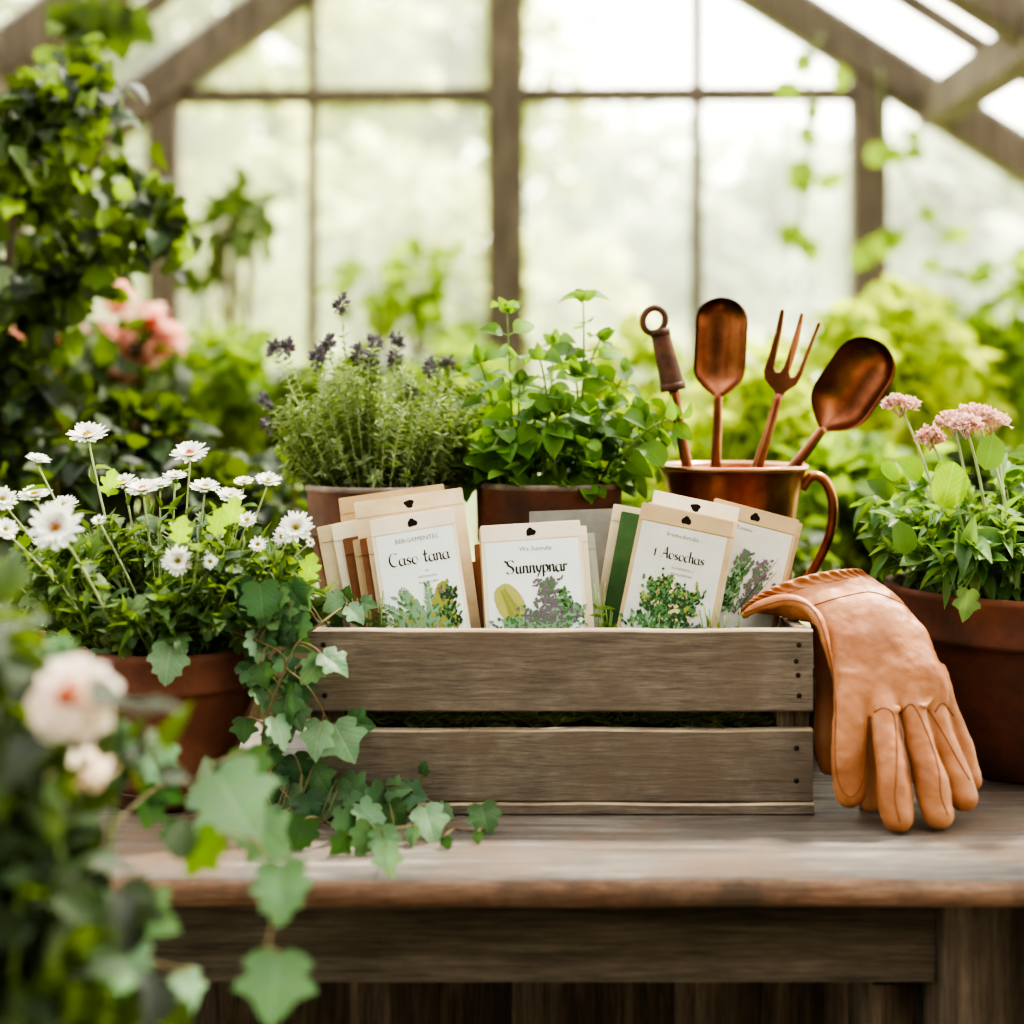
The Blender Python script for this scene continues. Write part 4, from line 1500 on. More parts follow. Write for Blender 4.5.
for i in range(150):
    a = rng.uniform(0, 2 * PI); rr = math.sqrt(rng.random())
    ex, ey = rr * math.cos(a) * .17, rr * math.sin(a) * .15
    H = .15 * math.sqrt(max(.0, 1 - .6 * rr * rr)) * rng.uniform(.4, 1.0)
    tip = np.array([c[0] - .01 + ex, c[1] + ey, zs + H])
    b = np.array([c[0] + ex * .7, c[1] + ey * .7, zs])
    P = bez(b, (b + tip) / 2 + np.array([ex * .1, ey * .1, .02]), tip, 9)
    sm.tube(P, np.linspace(.0016, .0007, 9), 5, caps=False)
    kind = rng.choice(3)
    for j in range(10):
        t = rng.uniform(.3, 1); p = P[min(8, int(t * 8.99))]
        dr = nz(rv(.8) + np.array([ex * 4, ey * 4 - .3, .3])); nn = nz(rv(.35) + np.array([0, -.3, 1]))
        L = rng.uniform(.024, .044)
        leaf(lm, (NARROW, OV, SERR)[kind], p, dr, nn, L, L * (.26, .5, .55)[kind])
for (lx_, ly_, ld, L, mt) in ((920, 480, 1.62, .034, 1), (942, 508, 1.6, .05, 1), (955, 505, 1.62, .05, 1), (985, 470, 1.62, .04, 0), (968, 590, 1.535, .034, 0), (905, 555, 1.6, .036, 0), (890, 500, 1.64, .03, 0), (898, 480, 1.66, .026, 1)):
    p = at(lx_, ly_, ld)
    hang = ly_ > 580
    leaf(lm, ROUND if not hang else IVY, p, [rng.normal() * .4, -.1, -1 if hang else .8], [.1, -1, .5], L, L * .75, mt)
obj('stems', sm, M['stem_pale'], rp_); obj('foliage', lm, [M['l_right'], M['l_lime']], rp_)


# ================================================================== GLOVES
def remesh(mb, voxel, smooth_it=6, lump=None):
    me = mb.mesh('tmp')
    o = bpy.data.objects.new('tmp', me); COL.objects.link(o)
    md = o.modifiers.new('r', 'REMESH'); md.mode = 'VOXEL'; md.voxel_size = voxel
    md = o.modifiers.new('s', 'SMOOTH'); md.iterations = smooth_it; md.factor = .5
    if lump:
        tx = bpy.data.textures.new('lump', 'CLOUDS'); tx.noise_scale = lump[0]; tx.noise_depth = 2
        md = o.modifiers.new('d', 'DISPLACE'); md.texture = tx; md.strength = lump[1]; md.mid_level = .5
    dg = bpy.context.evaluated_depsgraph_get()
    out = bpy.data.meshes.new_from_object(o.evaluated_get(dg))
    bpy.data.objects.remove(o)
    out.polygons.foreach_set('use_smooth', np.ones(len(out.polygons), dtype=bool))
    return out


def section(Lp, Rp, T, up, n=28, ex=.8):
    c_ = (Lp + Rp) / 2; h = (Rp - Lp) / 2
    pts = []
    for i in range(n):
        a = 2 * PI * i / n
        ca, sa = math.cos(a), math.sin(a)
        pts.append(c_ + h * np.sign(ca) * abs(ca) ** ex + up * T / 2 * np.sign(sa) * abs(sa) ** ex)
    return pts


def loft(m, secs, n=28, bulge=None):
    """secs: (L3, R3, T); bulge = how far each section's middle bows back along the path"""
    C = np.array([(a + b) / 2 for a, b, t in secs])
    Tn = np.gradient(C, axis=0)
    V = []
    ups = []
    for i, (a, b, t) in enumerate(secs):
        u = nz(np.cross(b - a, Tn[i]))
        if u[1] > 0 and abs(u[1]) > abs(u[2]) or (u[2] < 0 and abs(u[2]) >= abs(u[1])):
            u = -u
        ups.append(u)
        S = np.array(section(a, b, t, u, n))
        if bulge is not None:
            h = (b - a) / 2
            sp_ = (S - (a + b) / 2) @ h / (h @ h)
            S = S - nz(Tn[i])[None] * (bulge[i] * (1 - sp_ ** 2))[:, None]
        V += list(S)
    Fc = []
    for i in range(len(secs) - 1):
        for j in range(n):
            kk = (j + 1) % n
            Fc.append((i * n + j, i * n + kk, (i + 1) * n + kk, (i + 1) * n + j))
    Fc.append(tuple(range(n))[::-1]); Fc.append(tuple(range((len(secs) - 1) * n, len(secs) * n)))
    m.add(V, Fc)
    return ups, Tn


def interp_secs(keys, n=5):
    K = np.array([[*at(a[0], a[1], da), *at(b[0], b[1], db), t, 0, 0] for a, b, da, db, t in keys])
    S = np.stack([spline(K[:, :3], n), spline(K[:, 3:6], n), spline(K[:, 6:9], n)], 1)
    return [(s[0], s[1], max(.004, s[2][0])) for s in S]


from mathutils.bvhtree import BVHTree


def make_glove(label, keys, fingers, mat, bul=.0, extra=(), seams=(), lump=(.03, .0055), band=True):
    m = MB()
    secs = interp_secs(keys)
    N = len(secs)
    bulge = [bul * max(0, 1 - i / 9.0) ** 1.5 for i in range(N)]
    ups, Tn = loft(m, secs, 28, bulge)
    for pts, r, fz in fingers:
        P = spline([at(x, y, d_) for x, y, d_ in pts], 7)
        R = np.interp(np.linspace(0, len(pts) - 1, len(P)), range(len(pts)), np.array(r) * 1.46 / F)
        m.tube(P, R, 18, flat=fz, frame=(1, 0, 0))
        rr_ = R[-1]
        S = MB()
        S.lathe([(math.sin(th) * rr_ + 1e-5, -math.cos(th) * rr_ * .95) for th in np.linspace(0, PI, 9)], P[-1], 16)
        V = S.v[0]; V[:, 1] = (V[:, 1] - P[-1][1]) * fz + P[-1][1]
        m.add(V, [tuple(x) for x in S.f[4]])
    for pts, r, fz in extra:
        P = spline([at(x, y, d_) for x, y, d_ in pts], 7)
        R = np.interp(np.linspace(0, len(pts) - 1, len(P)), range(len(pts)), np.array(r) * 1.53 / F)
        m.tube(P, R, 14, flat=fz)
    base = secs[2][0] * .5 + secs[2][1] * .5
    e = empty('leather_glove', base, label, 'glove', 'tan leather gardening gloves')
    me = remesh(m, .0019, 9, lump)
    bvh = BVHTree.FromPolygons([v.co.copy() for v in me.vertices], [tuple(p.vertices) for p in me.polygons])
    me.transform(Matrix.Translation(-Vector(base)))
    obj('glove_body', me, mat, e)
    if band:     # gathered, ribbed band round the wrist end
        m = MB()
        n = 264
        V, Fc = [], []
        rows = 9
        fwd = nz(Tn[0])
        a, b, t = secs[0]
        h = (b - a) / 2; cc = (a + b) / 2
        h2 = (secs[3][1] - secs[3][0]) / 2; c2 = (secs[3][1] + secs[3][0]) / 2
        for r_ in range(rows):
            q = r_ / (rows - 1)
            hh = h * (1 - q * .8) + h2 * q * .8; cq = cc * (1 - q * .8) + c2 * q * .8
            bq = bulge[0] * (1 - q * .8) + bulge[3] * q * .8
            for i in range(n):
                A = 2 * PI * i / n
                rib = .0017 * (math.sin(A * 40) + .4 * math.sin(A * 27 + 1)) * math.sin(PI * min(1, q * .9 + .08))
                lip = .0016 + .0024 * math.sin(PI * min(1, q * 2.2)) * (q < .45)
                ca, sa = math.cos(A), math.sin(A)
                sx_ = np.sign(ca) * abs(ca) ** .8; sy_ = np.sign(sa) * abs(sa) ** .8
                p = cq + hh * sx_ * 1.01 + ups[0] * (t / 2 * sy_ + (lip + rib) * (1 if sy_ > 0 else -1) * min(1, abs(sy_) * 3)) - fwd * bq * (1 - sx_ * sx_) + fwd * (-.003)
                V.append(p)
        for r_ in range(rows - 1):
            for i in range(n):
                kk = (i + 1) % n
                Fc.append((r_ * n + i, r_ * n + kk, (r_ + 1) * n + kk, (r_ + 1) * n + i))
        m.add(V, Fc)
        obj('cuff_band', m, mat, e)
    for pts in seams:
        Q = []
        for p in spline([at(x, y, 1.45) for x, y in pts], 9):
            dr = nz(p - np.array([0, 0, CAMZ]))
            hit = bvh.ray_cast(Vector((0, 0, CAMZ)), Vector(dr))
            if hit[0] is not None:
                Q.append(np.array(hit[0]) - dr * .0001)
        if len(Q) > 3:
            m = MB(); m.tube(Q, .00075, 6); obj('seam', m, M['thread'], e)
    return e


KEY = [((743, 613), (862, 572), 1.556, 1.575, .030), ((776, 612), (888, 590), 1.553, 1.566, .036), ((808, 618), (907, 609), 1.540, 1.546, .038),
       ((824, 640), (927, 636), 1.520, 1.522, .034), ((831, 670), (940, 662), 1.503, 1.502, .030), ((834, 696), (947, 684), 1.490, 1.490, .026), ((838, 722), (950, 704), 1.480, 1.484, .012)]
FG = [([(852, 672, 1.495), (850, 725, 1.478), (849, 770, 1.470), (849, 793, 1.466)], [15, 19, 18.5, 16.5], .62),
      ([(880, 672, 1.492), (887, 735, 1.464), (893, 780, 1.448), (897, 816, 1.440)], [10, 14.5, 17, 17], .8),
      ([(905, 668, 1.492), (918, 735, 1.470), (930, 780, 1.455), (938, 814, 1.446)], [10, 14, 17, 16.5], .8),
      ([(924, 664, 1.497), (940, 730, 1.482), (955, 772, 1.472), (963, 797, 1.466)], [9, 13.5, 16, 15.5], .8),
      ([(938, 664, 1.503), (953, 720, 1.496), (965, 755, 1.492), (970, 780, 1.488)], [8, 11, 12.5, 11.5], .8)]
EXT = [([(742, 616, 1.545), (760, 606, 1.538), (783, 600, 1.533), (803, 604, 1.527), (817, 618, 1.515), (826, 642, 1.502), (832, 676, 1.500)], [4, 6, 7, 7.5, 6.5, 4, 1], .9),
       ([(884, 700, 1.478), (893, 712, 1.468), (900, 707, 1.470)], [2, 4, 2], .8),
       ([(910, 697, 1.480), (922, 706, 1.472), (934, 697, 1.480)], [2, 4, 2], .8)]
SEAMS = [[(744, 613), (765, 605), (786, 600), (806, 604), (818, 617), (826, 640), (832, 668), (836, 705), (835, 745), (838, 780), (850, 797), (862, 782), (866, 745), (868, 716)],
         [(874, 712), (884, 708), (894, 716), (897, 750), (896, 780), (895, 800), (900, 822)],
         [(900, 714), (910, 704), (918, 712), (930, 740), (939, 770), (941, 795), (948, 815)],
         [(920, 705), (930, 712), (946, 738), (958, 760), (970, 780)], [(935, 712), (943, 703), (954, 716)],
         [(812, 606), (830, 600), (850, 595), (872, 592), (895, 600), (906, 606)]]
g1 = make_glove('upper tan leather glove draped over the right crate end, fingers hanging to the bench', KEY, FG, M['leather'], .017, EXT, SEAMS)
KEY2 = [((740, 613), (846, 600), 1.590, 1.602, .010), ((778, 612), (868, 602), 1.586, 1.594, .012), ((808, 620), (882, 616), 1.574, 1.574, .016),
        ((813, 660), (895, 652), 1.556, 1.552, .020), ((815, 700), (900, 690), 1.546, 1.540, .020), ((819, 730), (905, 715), 1.538, 1.532, .012)]
FG2 = [([(829, 690, 1.545), (827, 735, 1.536), (829, 766, 1.532)], [13, 14, 11], .6),
       ([(860, 690, 1.540), (866, 750, 1.528), (871, 804, 1.520)], [11, 12.5, 12], .7),
       ([(885, 690, 1.540), (895, 750, 1.528), (902, 800, 1.520)], [11, 13, 13], .7),
       ([(898, 690, 1.542), (915, 745, 1.532), (925, 785, 1.528)], [10, 12, 12], .7)]
g2 = make_glove('second tan leather glove mostly hidden beneath the upper glove against the crate side', KEY2, FG2, M['leather'], .006, (), (), (.03, .003), False)

# ================================================================== IVY
def ivy_vine(name, loc, label, vines, leaves, mats, stem_mat='stem_brown', group=None, flat=.3):
    """vines: list of px/d polylines; leaves: (px, py, d, size px, roll deg, mat)"""
    e = empty(name, loc, label, 'ivy', group)
    sm, lm = MB(), MB()
    VP = []
    for v in vines:
        P = spline([at(*q) for q in v], 8)
        VP.append(P)
        sm.tube(P, np.linspace(.0014, .0008, len(P)), 6)
    allp = np.concatenate(VP)
    for (px, py, d_, s_, roll, mt) in leaves:
        L = s_ * d_ / F
        a = math.radians(roll)
        dr = np.array([math.sin(a), -.25, -math.cos(a)])
        ctr = at(px, py, d_)
        p = ctr - nz(dr) * L * .45
        nn = nz(np.array([.1, -1, .6]) + rv(.42))
        q = allp[np.argmin(((allp - p) ** 2).sum(1))]
        if np.linalg.norm(q - p) < .12:
            sm.tube(bez(q, (p + q) / 2 + np.array([0, -.004, .008]), p, 6), .0008, 5, caps=False)
        leaf(lm, IVY if rng.random() < .5 else IVY2, p, dr, nn, L * 1.0, L * 1.0, mt)
    obj('vine', sm, M[stem_mat], e); obj('foliage', lm, [M[x] for x in mats], e)
    return e


LV = [(168, 664, 1.455, 40, -5, 1), (100, 661, 1.49, 24, 0, 0), (262, 603, 1.47, 42, 10, 0), (300, 598, 1.49, 30, 40, 0), (285, 632, 1.48, 30, 15, 0), (262, 676, 1.455, 26, 20, 0), (285, 705, 1.47, 44, 0, 0),
      (280, 733, 1.455, 34, 25, 1), (312, 671, 1.47, 32, -30, 1), (335, 663, 1.47, 34, 60, 0), (302, 692, 1.48, 28, 10, 0), (317, 740, 1.462, 40, -15, 1), (344, 742, 1.462, 44, 30, 1),
      (360, 724, 1.48, 30, 80, 0), (262, 640, 1.48, 30, -20, 0), (270, 760, 1.48, 30, 0, 0), (298, 768, 1.48, 30, 20, 0), (244, 730, 1.47, 26, 0, 0), (334, 604, 1.525, 25, -60, 1), (356, 614, 1.52, 24, 50, 1), (368, 604, 1.53, 18, 80, 0), (346, 594, 1.535, 17, 160, 0),
      (292, 612, 1.5, 32, -10, 0), (235, 622, 1.49, 30, 10, 0), (210, 628, 1.48, 26, -10, 0), (130, 632, 1.48, 30, 10, 0), (246, 592, 1.49, 30, -30, 0)]
vines = [[(215, 625, 1.50), (255, 640, 1.475), (285, 660, 1.47), (272, 700, 1.46), (262, 740, 1.46), (272, 775, 1.46), (290, 800, 1.45)],
         [(318, 628, 1.53), (300, 640, 1.48), (285, 668, 1.468), (268, 715, 1.462)], [(285, 668, 1.47), (310, 690, 1.472), (335, 735, 1.468)], [(300, 640, 1.49), (325, 620, 1.50), (350, 605, 1.53), (380, 612, 1.53)],
         [(302, 775, 1.46), (298, 800, 1.45), (285, 812, 1.44)]]
for _ in range(34):
    y_ = rng.uniform(590, 800); x_ = rng.uniform(238, 300) + (8 if y_ > 740 else 0)
    LV.append((x_, y_, 1.475 + .02 * rng.random(), rng.uniform(22, 36), rng.uniform(-60, 60), int(rng.random() < .12)))
LV = [(x_, y_, d_ if y_ < 700 else min(d_, .40 * F / (y_ + s_ * .45 - VY)), s_, r_, m_) for x_, y_, d_, s_, r_, m_ in LV]
ivy_vine('trailing_ivy', at(250, 810, 1.46) * [1, 1, 0], 'green ivy trailing down between the daisy pot and the crate corner', vines, LV, ['l_ivy', 'l_ivy_pale'])
LV = []
for (x, y, s_, r_, m_) in ((310, 812, 40, 20, 0), (330, 798, 42, -20, 0), (355, 790, 36, 70, 0), (345, 826, 36, 10, 0), (372, 818, 40, 50, 1), (376, 800, 34, -30, 0), (398, 772 + 18, 26, 100, 0), (300, 835, 36, -15, 0), (365, 840, 36, -20, 0),
                          (388, 860, 36, 10, 1), (430, 825, 40, 20, 1), (412, 836, 22, -10, 0), (413, 795, 30, 80, 0), (485, 820, 34, 15, 0), (478, 838, 13, 0, 0), (447, 843, 14, 20, 0), (424, 768, 14, 170, 0), (290, 802, 36, 0, 0), (320, 780, 34, 30, 0),
                          (275, 825, 36, -30, 0), (385, 842, 32, 15, 1), (340, 845, 26, -40, 0), (395, 815, 28, 30, 0), (300, 790, 30, 60, 0), (262, 800, 38, 10, 0), (445, 812, 20, 60, 0)):
    gd = min(1.48, .425 * F / max(1, y + s_ * .42 - VY))
    LV.append((x, y, gd, s_, r_, m_))
LV = [(x, y, (1.31 if y > 855 else d_), s_, r_, m_) for x, y, d_, s_, r_, m_ in LV]
vines = [[(275, 815, 1.46), (320, 822, 1.45), (370, 828, 1.44), (420, 826, 1.45), (485, 832, 1.44)], [(370, 826, 1.44), (384, 845, 1.38), (388, 856, 1.315)], [(410, 826, 1.46), (418, 800, 1.482), (424, 770, 1.485)]]
ivy_vine('trailing_ivy', at(340, 822, 1.45) * [1, 1, 0], 'ivy runner lying on the bench along the foot of the crate', vines, LV, ['l_ivy', 'l_ivy_pale'])
LV = [(158, 764, 1.20, 48, 30, 1), (150, 812, 1.2, 34, -20, 0), (236, 806, 1.12, 84, 35, 1), (268, 838, 1.14, 56, 50, 1), (202, 853, 1.08, 52, -40, 2), (176, 838, 1.16, 38, -10, 0), (281, 893, 1.05, 62, 5, 1), (275, 988, 1.02, 72, -5, 1), (152, 916, 1.0, 58, 60, 1), (188, 992, 1.04, 44, 20, 1),
      (128, 968, .98, 62, 40, 0), (165, 790, 1.2, 40, 60, 0), (205, 780, 1.2, 40, -20, 0), (250, 770, 1.25, 44, 10, 0), (135, 905, .98, 40, -60, 0), (120, 1010, .98, 50, 0, 0)]
vines = [[(60, 900, 1.0), (110, 830, 1.1), (165, 785, 1.2), (215, 800, 1.17), (262, 850, 1.1), (276, 900, 1.06), (262, 960, 1.03), (240, 1020, 1.02)], [(60, 900, 1.0), (110, 915, .99), (150, 960, 1.0), (190, 970, 1.03)]]
vines.append([(40, 1420, 1.0), (50, 1100, 1.0), (60, 900, 1.0)])
ivy_vine('foreground_ivy', np.array([at(40, 1400, 1.0)[0], 1.0, FLOOR]), 'blurred ivy branch with large pale leaves in front of the bench edge', vines, LV, ['l_ivy', 'l_ivy_pale', 'l_olive'])

# ---- foreground rose bush
rb = empty('rose_bush', (-.36, .98, FLOOR), 'dark leafy bush with one blurred cream rose in the lower left foreground', 'bush')
sm, lm = MB(), MB()
rose = at(72, 700, .92)
ends = [(72, 715, .92), (40, 690, .98), (15, 640, 1.0), (100, 770, 1.02), (30, 780, .94), (60, 850, .92), (20, 900, .9), (90, 900, .96), (10, 740, .95), (50, 960, .9), (110, 990, .95), (20, 1010, .9), (120, 745, 1.04), (5, 600, 1.08), (45, 640, 1.06)]
for (x, y, d_) in ends:
    tip = at(x, y, d_); b = np.array([-.36 + rng.normal() * .03, .98 + rng.normal() * .03, FLOOR])
    P = bez(b, np.array([b[0] * .4 + tip[0] * .6, (b[1] + tip[1]) / 2, tip[2] - .25]), tip, 20)
    sm.tube(P, np.linspace(.005, .0015, 20), 6)
    for i in range(46):
        k0 = rng.integers(9, 20); p = P[k0] + rv(.018)
        L = rng.uniform(.02, .042)
        leaf(lm, (SERR, LOBE, OV)[rng.integers(3)], p, nz(rv(.8) + np.array([0, -.1, .3])), nz(rv(.4) + np.array([0, -.4, 1])), L, L * .75)
for i in range(900):
    x, y = rng.uniform(-60, 105), rng.uniform(620, 1150)
    if x > 14 + (y - 620) * .19: continue
    p = at(x, y, rng.uniform(.9, 1.2)); L = rng.uniform(.022, .045)
    leaf(lm, (SERR, LOBE, OV)[rng.integers(3)], p, nz(rv(.8) + np.array([0, -.1, .1])), nz(rv(.4) + np.array([0, -.4, 1])), L, L * .75)
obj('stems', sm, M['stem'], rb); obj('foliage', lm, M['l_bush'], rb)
m = MB()
nr = nz([.1, -1, .35]); e1 = nz(np.cross(nr, [0, 0, 1])); e2 = np.cross(nr, e1)
for l_, (cnt, R, op) in enumerate(((13, .027, .1), (12, .024, .35), (10, .019, .8), (8, .012, 1.6))):
    for i in range(cnt):
        A = 2 * PI * (i + .4 * l_) / cnt
        dr = nz(e1 * math.cos(A) + e2 * math.sin(A) + nr * op)
        leaf(m, ROUND, rose + nr * .002 * l_, nz(dr + rv(.12)), nz(nr - .3 * dr + rv(.15)), R * rng.uniform(.85, 1.15), R * rng.uniform(.8, 1.0))
fo = obj('rose_flower', m, M['petal_cream'], rb)
m = MB()
for i in range(16):
    leaf(m, TINY, rose + nr * .012 + rv(.002), nz(nr + rv(.5)), e1, .010, .006)
obj('flower_centre', m, M['orange'], fo)
for (x, y, d_, r_) in ((120, 748, 1.04, .009), (60, 790, .95, .010), (85, 785, .98, .012), (20, 655, 1.0, .008), (98, 910, .96, .007), (60, 715 - 55, 1.0, .008)):
    p = at(x, y, d_); m = MB()
    for i in range(14):
        dv = nz(rv(.5) + np.array([0, -.1, 1])); leaf(m, OV, p, dv, rv(), r_ * 2, r_ * 1.2)
    obj('flower_bud', m, M['petal_cream'] if y > 770 and y < 800 else M['l_ivy_pale'], rb)


# ================================================================== BACKGROUND PLANTS
def shrub(name, base, ctr, rad, nleaf, lsz, mat, label, cat='shrub', group=None, tm=(OV, ROUND), trunk=.008, nst=7, stemmat='stem_brown', shell=.35, nb=None):
    e = empty(name, base, label, cat, group)
    sm, lm = MB(), MB()
    ctr, rad = np.asarray(ctr, float), np.asarray(rad, float)
    # lumpy crown: several sub-lobes
    lobes = [(ctr + rv(1) * rad * .42, rad * rng.uniform(.42, .7)) for _ in range(nb or nst)]
    for lc, lr in lobes:
        P = bez(base, np.array([base[0] * .5 + lc[0] * .5, base[1] * .5 + lc[1] * .5, lc[2] - (lc[2] - base[2]) * .35]), lc, 10)
        sm.tube(P, np.linspace(trunk, trunk * .35, 10), 6)
        for i in range(4):
            q = lc + nz(rv()) * lr * .8
            sm.tube(bez(P[7], (P[7] + q) / 2 + rv(.02), q, 6), trunk * .25, 5, caps=False)
    for i in range(nleaf):
        lc, lr = lobes[rng.integers(len(lobes))]
        dv = nz(rv())
        p = lc + dv * lr * (shell + (1 - shell) * rng.random() ** .5)
        L = lsz * rng.uniform(.6, 1.25)
        leaf(lm, tm[rng.integers(len(tm))], p, nz(dv + rv(.5) + np.array([0, 0, -.15])), nz(rv(.45) + np.array([0, -.1, 1])), L, L * .7)
    obj('stems', sm, M[stemmat], e); obj('foliage', lm, M[mat], e)
    return e


SG = 'shrubs growing behind the bench'
specs = [  # px, py centre, d, rx px, ry px, leaves, leaf size, mat, label
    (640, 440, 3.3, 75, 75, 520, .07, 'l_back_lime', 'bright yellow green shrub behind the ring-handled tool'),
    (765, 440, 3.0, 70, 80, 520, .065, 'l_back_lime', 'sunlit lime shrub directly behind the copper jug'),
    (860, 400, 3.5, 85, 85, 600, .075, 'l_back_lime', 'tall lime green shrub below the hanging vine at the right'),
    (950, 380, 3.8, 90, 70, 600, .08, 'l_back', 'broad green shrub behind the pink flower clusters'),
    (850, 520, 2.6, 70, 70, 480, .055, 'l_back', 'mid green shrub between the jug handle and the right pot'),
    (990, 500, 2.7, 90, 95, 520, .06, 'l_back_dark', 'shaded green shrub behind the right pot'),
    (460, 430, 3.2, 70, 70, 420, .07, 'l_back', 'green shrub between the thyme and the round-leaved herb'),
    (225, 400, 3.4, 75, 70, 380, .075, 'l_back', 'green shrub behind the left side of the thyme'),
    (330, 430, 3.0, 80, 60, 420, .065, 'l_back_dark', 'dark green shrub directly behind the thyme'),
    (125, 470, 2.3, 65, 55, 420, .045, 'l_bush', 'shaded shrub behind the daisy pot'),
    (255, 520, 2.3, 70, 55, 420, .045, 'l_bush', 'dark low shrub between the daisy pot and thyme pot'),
    (690, 560, 2.4, 150, 50, 520, .055, 'l_back_dark', 'dark low shrub in the shade behind the copper jug'),
    (405, 290, 4.4, 50, 50, 120, .08, 'l_back', 'tall loose leafy plant in front of the window left of the middle post'),
    (236, 235, 4.4, 30, 42, 90, .075, 'l_back_dark', 'tall dark leafy plant against the left window'),
]
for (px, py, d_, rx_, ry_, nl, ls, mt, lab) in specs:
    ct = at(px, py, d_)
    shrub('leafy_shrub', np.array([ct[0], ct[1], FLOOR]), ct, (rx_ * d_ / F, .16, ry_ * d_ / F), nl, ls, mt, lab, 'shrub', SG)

# climbing vine at the left
cv = empty('climbing_vine', np.array([at(20, 700, 2.4)[0], 2.4, FLOOR]), 'dense shadowy climbing vine covering the left side of the greenhouse', 'vine')
sm, lm = MB(), MB()
for v in (((5, 950, 2.4), (0, 700, 2.4), (10, 450, 2.4), (60, 250, 2.45), (110, 130, 2.5)), ((-10, 950, 2.35), (-15, 600, 2.35), (5, 300, 2.35), (30, 60, 2.4)), ((15, 950, 2.5), (10, 600, 2.5), (40, 330, 2.5), (140, 170, 2.6))):
    P = spline([at(*q) for q in v], 8); sm.tube(P, np.linspace(.014, .004, len(P)), 7)
vl = []
for i in range(46):
    y = rng.uniform(60, 560)
    lim = (60 + 75 * abs(math.sin(y * .021)) + 30 * math.sin(y * .009)) if y < 320 else 34
    vl.append((rng.uniform(-50, lim), y, rng.uniform(18, 42), rng.uniform(2.25, 2.6)))
for i in range(2300):
    x0, y0, r0, d0 = vl[rng.integers(len(vl))]
    p = at(x0 + rng.normal() * r0 * .55, y0 + rng.normal() * r0 * .6, d0 + rng.normal() * .03); L = rng.uniform(.024, .05)
    leaf(lm, (IVY, OV)[rng.integers(2)], p, nz(rv(.6) + np.array([.2, 0, -.5])), nz(rv(.5) + np.array([.2, -.5, .6])), L, L * .9, 0 if rng.random() < (.62 if x0 > 30 else .92) else 1)  # left edge gets more near-black leaves, shade put into the leaf colour
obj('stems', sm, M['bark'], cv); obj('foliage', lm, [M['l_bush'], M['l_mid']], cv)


# hanging vines
def hang(name, pts, leaves, mat, label, group='vines hanging from the roof timbers'):
    P = spline([at(*q) for q in pts], 8)
    e = empty(name, P[0], label, 'hanging vine', group)
    sm, lm = MB(), MB(); sm.tube(P, .004, 5)
    for (x, y, d_, s_) in leaves:
        p = at(x, y, d_); L = s_ * d_ / F
        q = P[np.argmin(((P - p) ** 2).sum(1))]
        sm.tube([q, p], .002, 4, caps=False)
        for j in range(2):
            leaf(lm, IVY2, p + rv(.012), nz(np.array([rng.normal() * .5, -.2, -1])), nz(np.array([0, -1, .4]) + rv(.4)), L, L)
    obj('stem', sm, M['stem'], e); obj('foliage', lm, M[mat], e)


hang('hanging_vine', [(822, 35, 4.4), (812, 60, 4.4), (808, 130, 4.4), (802, 190, 4.4), (800, 250, 4.4)],
     [(811, 52, 4.4, 22), (789, 80, 4.4, 18), (815, 108, 4.4, 18), (808, 132, 4.4, 22), (800, 166, 4.4, 30), (826, 178, 4.4, 18), (800, 190, 4.4, 16), (787, 230, 4.4, 22), (805, 242, 4.4, 24), (838, 70, 4.4, 20)], 'l_back', 'thin ivy strand hanging from the right rafter left of the right post')
hang('hanging_vine', [(880, 70, 4.5), (885, 130, 4.5), (905, 170, 4.5), (928, 215, 4.5), (955, 240, 4.5)],
     [(880, 137, 4.5, 22), (892, 150, 4.5, 20), (910, 148, 4.5, 18), (912, 130, 4.5, 14), (928, 212, 4.5, 18), (955, 234, 4.5, 18), (932, 260, 4.5, 14), (898, 232, 4.5, 22), (875, 245, 4.5, 26)], 'l_back', 'ivy strand hanging just right of the right post')
hang('hanging_vine', [(70, -40, 3.4), (85, 0, 3.4), (95, 30, 3.4), (88, 60, 3.4), (92, 90, 3.4)],
     [(75, 5, 3.4, 34), (98, 12, 3.4, 36), (118, 18, 3.4, 34), (85, 25, 3.4, 30), (132, 28, 3.4, 26), (90, 62, 3.4, 22), (90, 82, 3.4, 16), (60, 10, 3.4, 34), (130, 8, 3.4, 28)], 'l_back_dark', 'leafy vine strand hanging from the roof at the top left')

# staging shelf at left with pots
st = empty('plant_stand', (-1.02, 3.0, FLOOR), 'wooden plant stand with clay pots in the shade at the left', 'plant stand')
mb = MB(); mb.box(-1.35, -.70, 2.75, 3.25, .215, .24, .003); obj('top', mb, M['bench_leg'], st)
for x in (-1.32, -.77):
    for y in (2.78, 3.18):
        mb = MB(); mb.box(x, x + .045, y, y + .045, FLOOR, .215, .003); obj('leg', mb, M['bench_leg'], st)


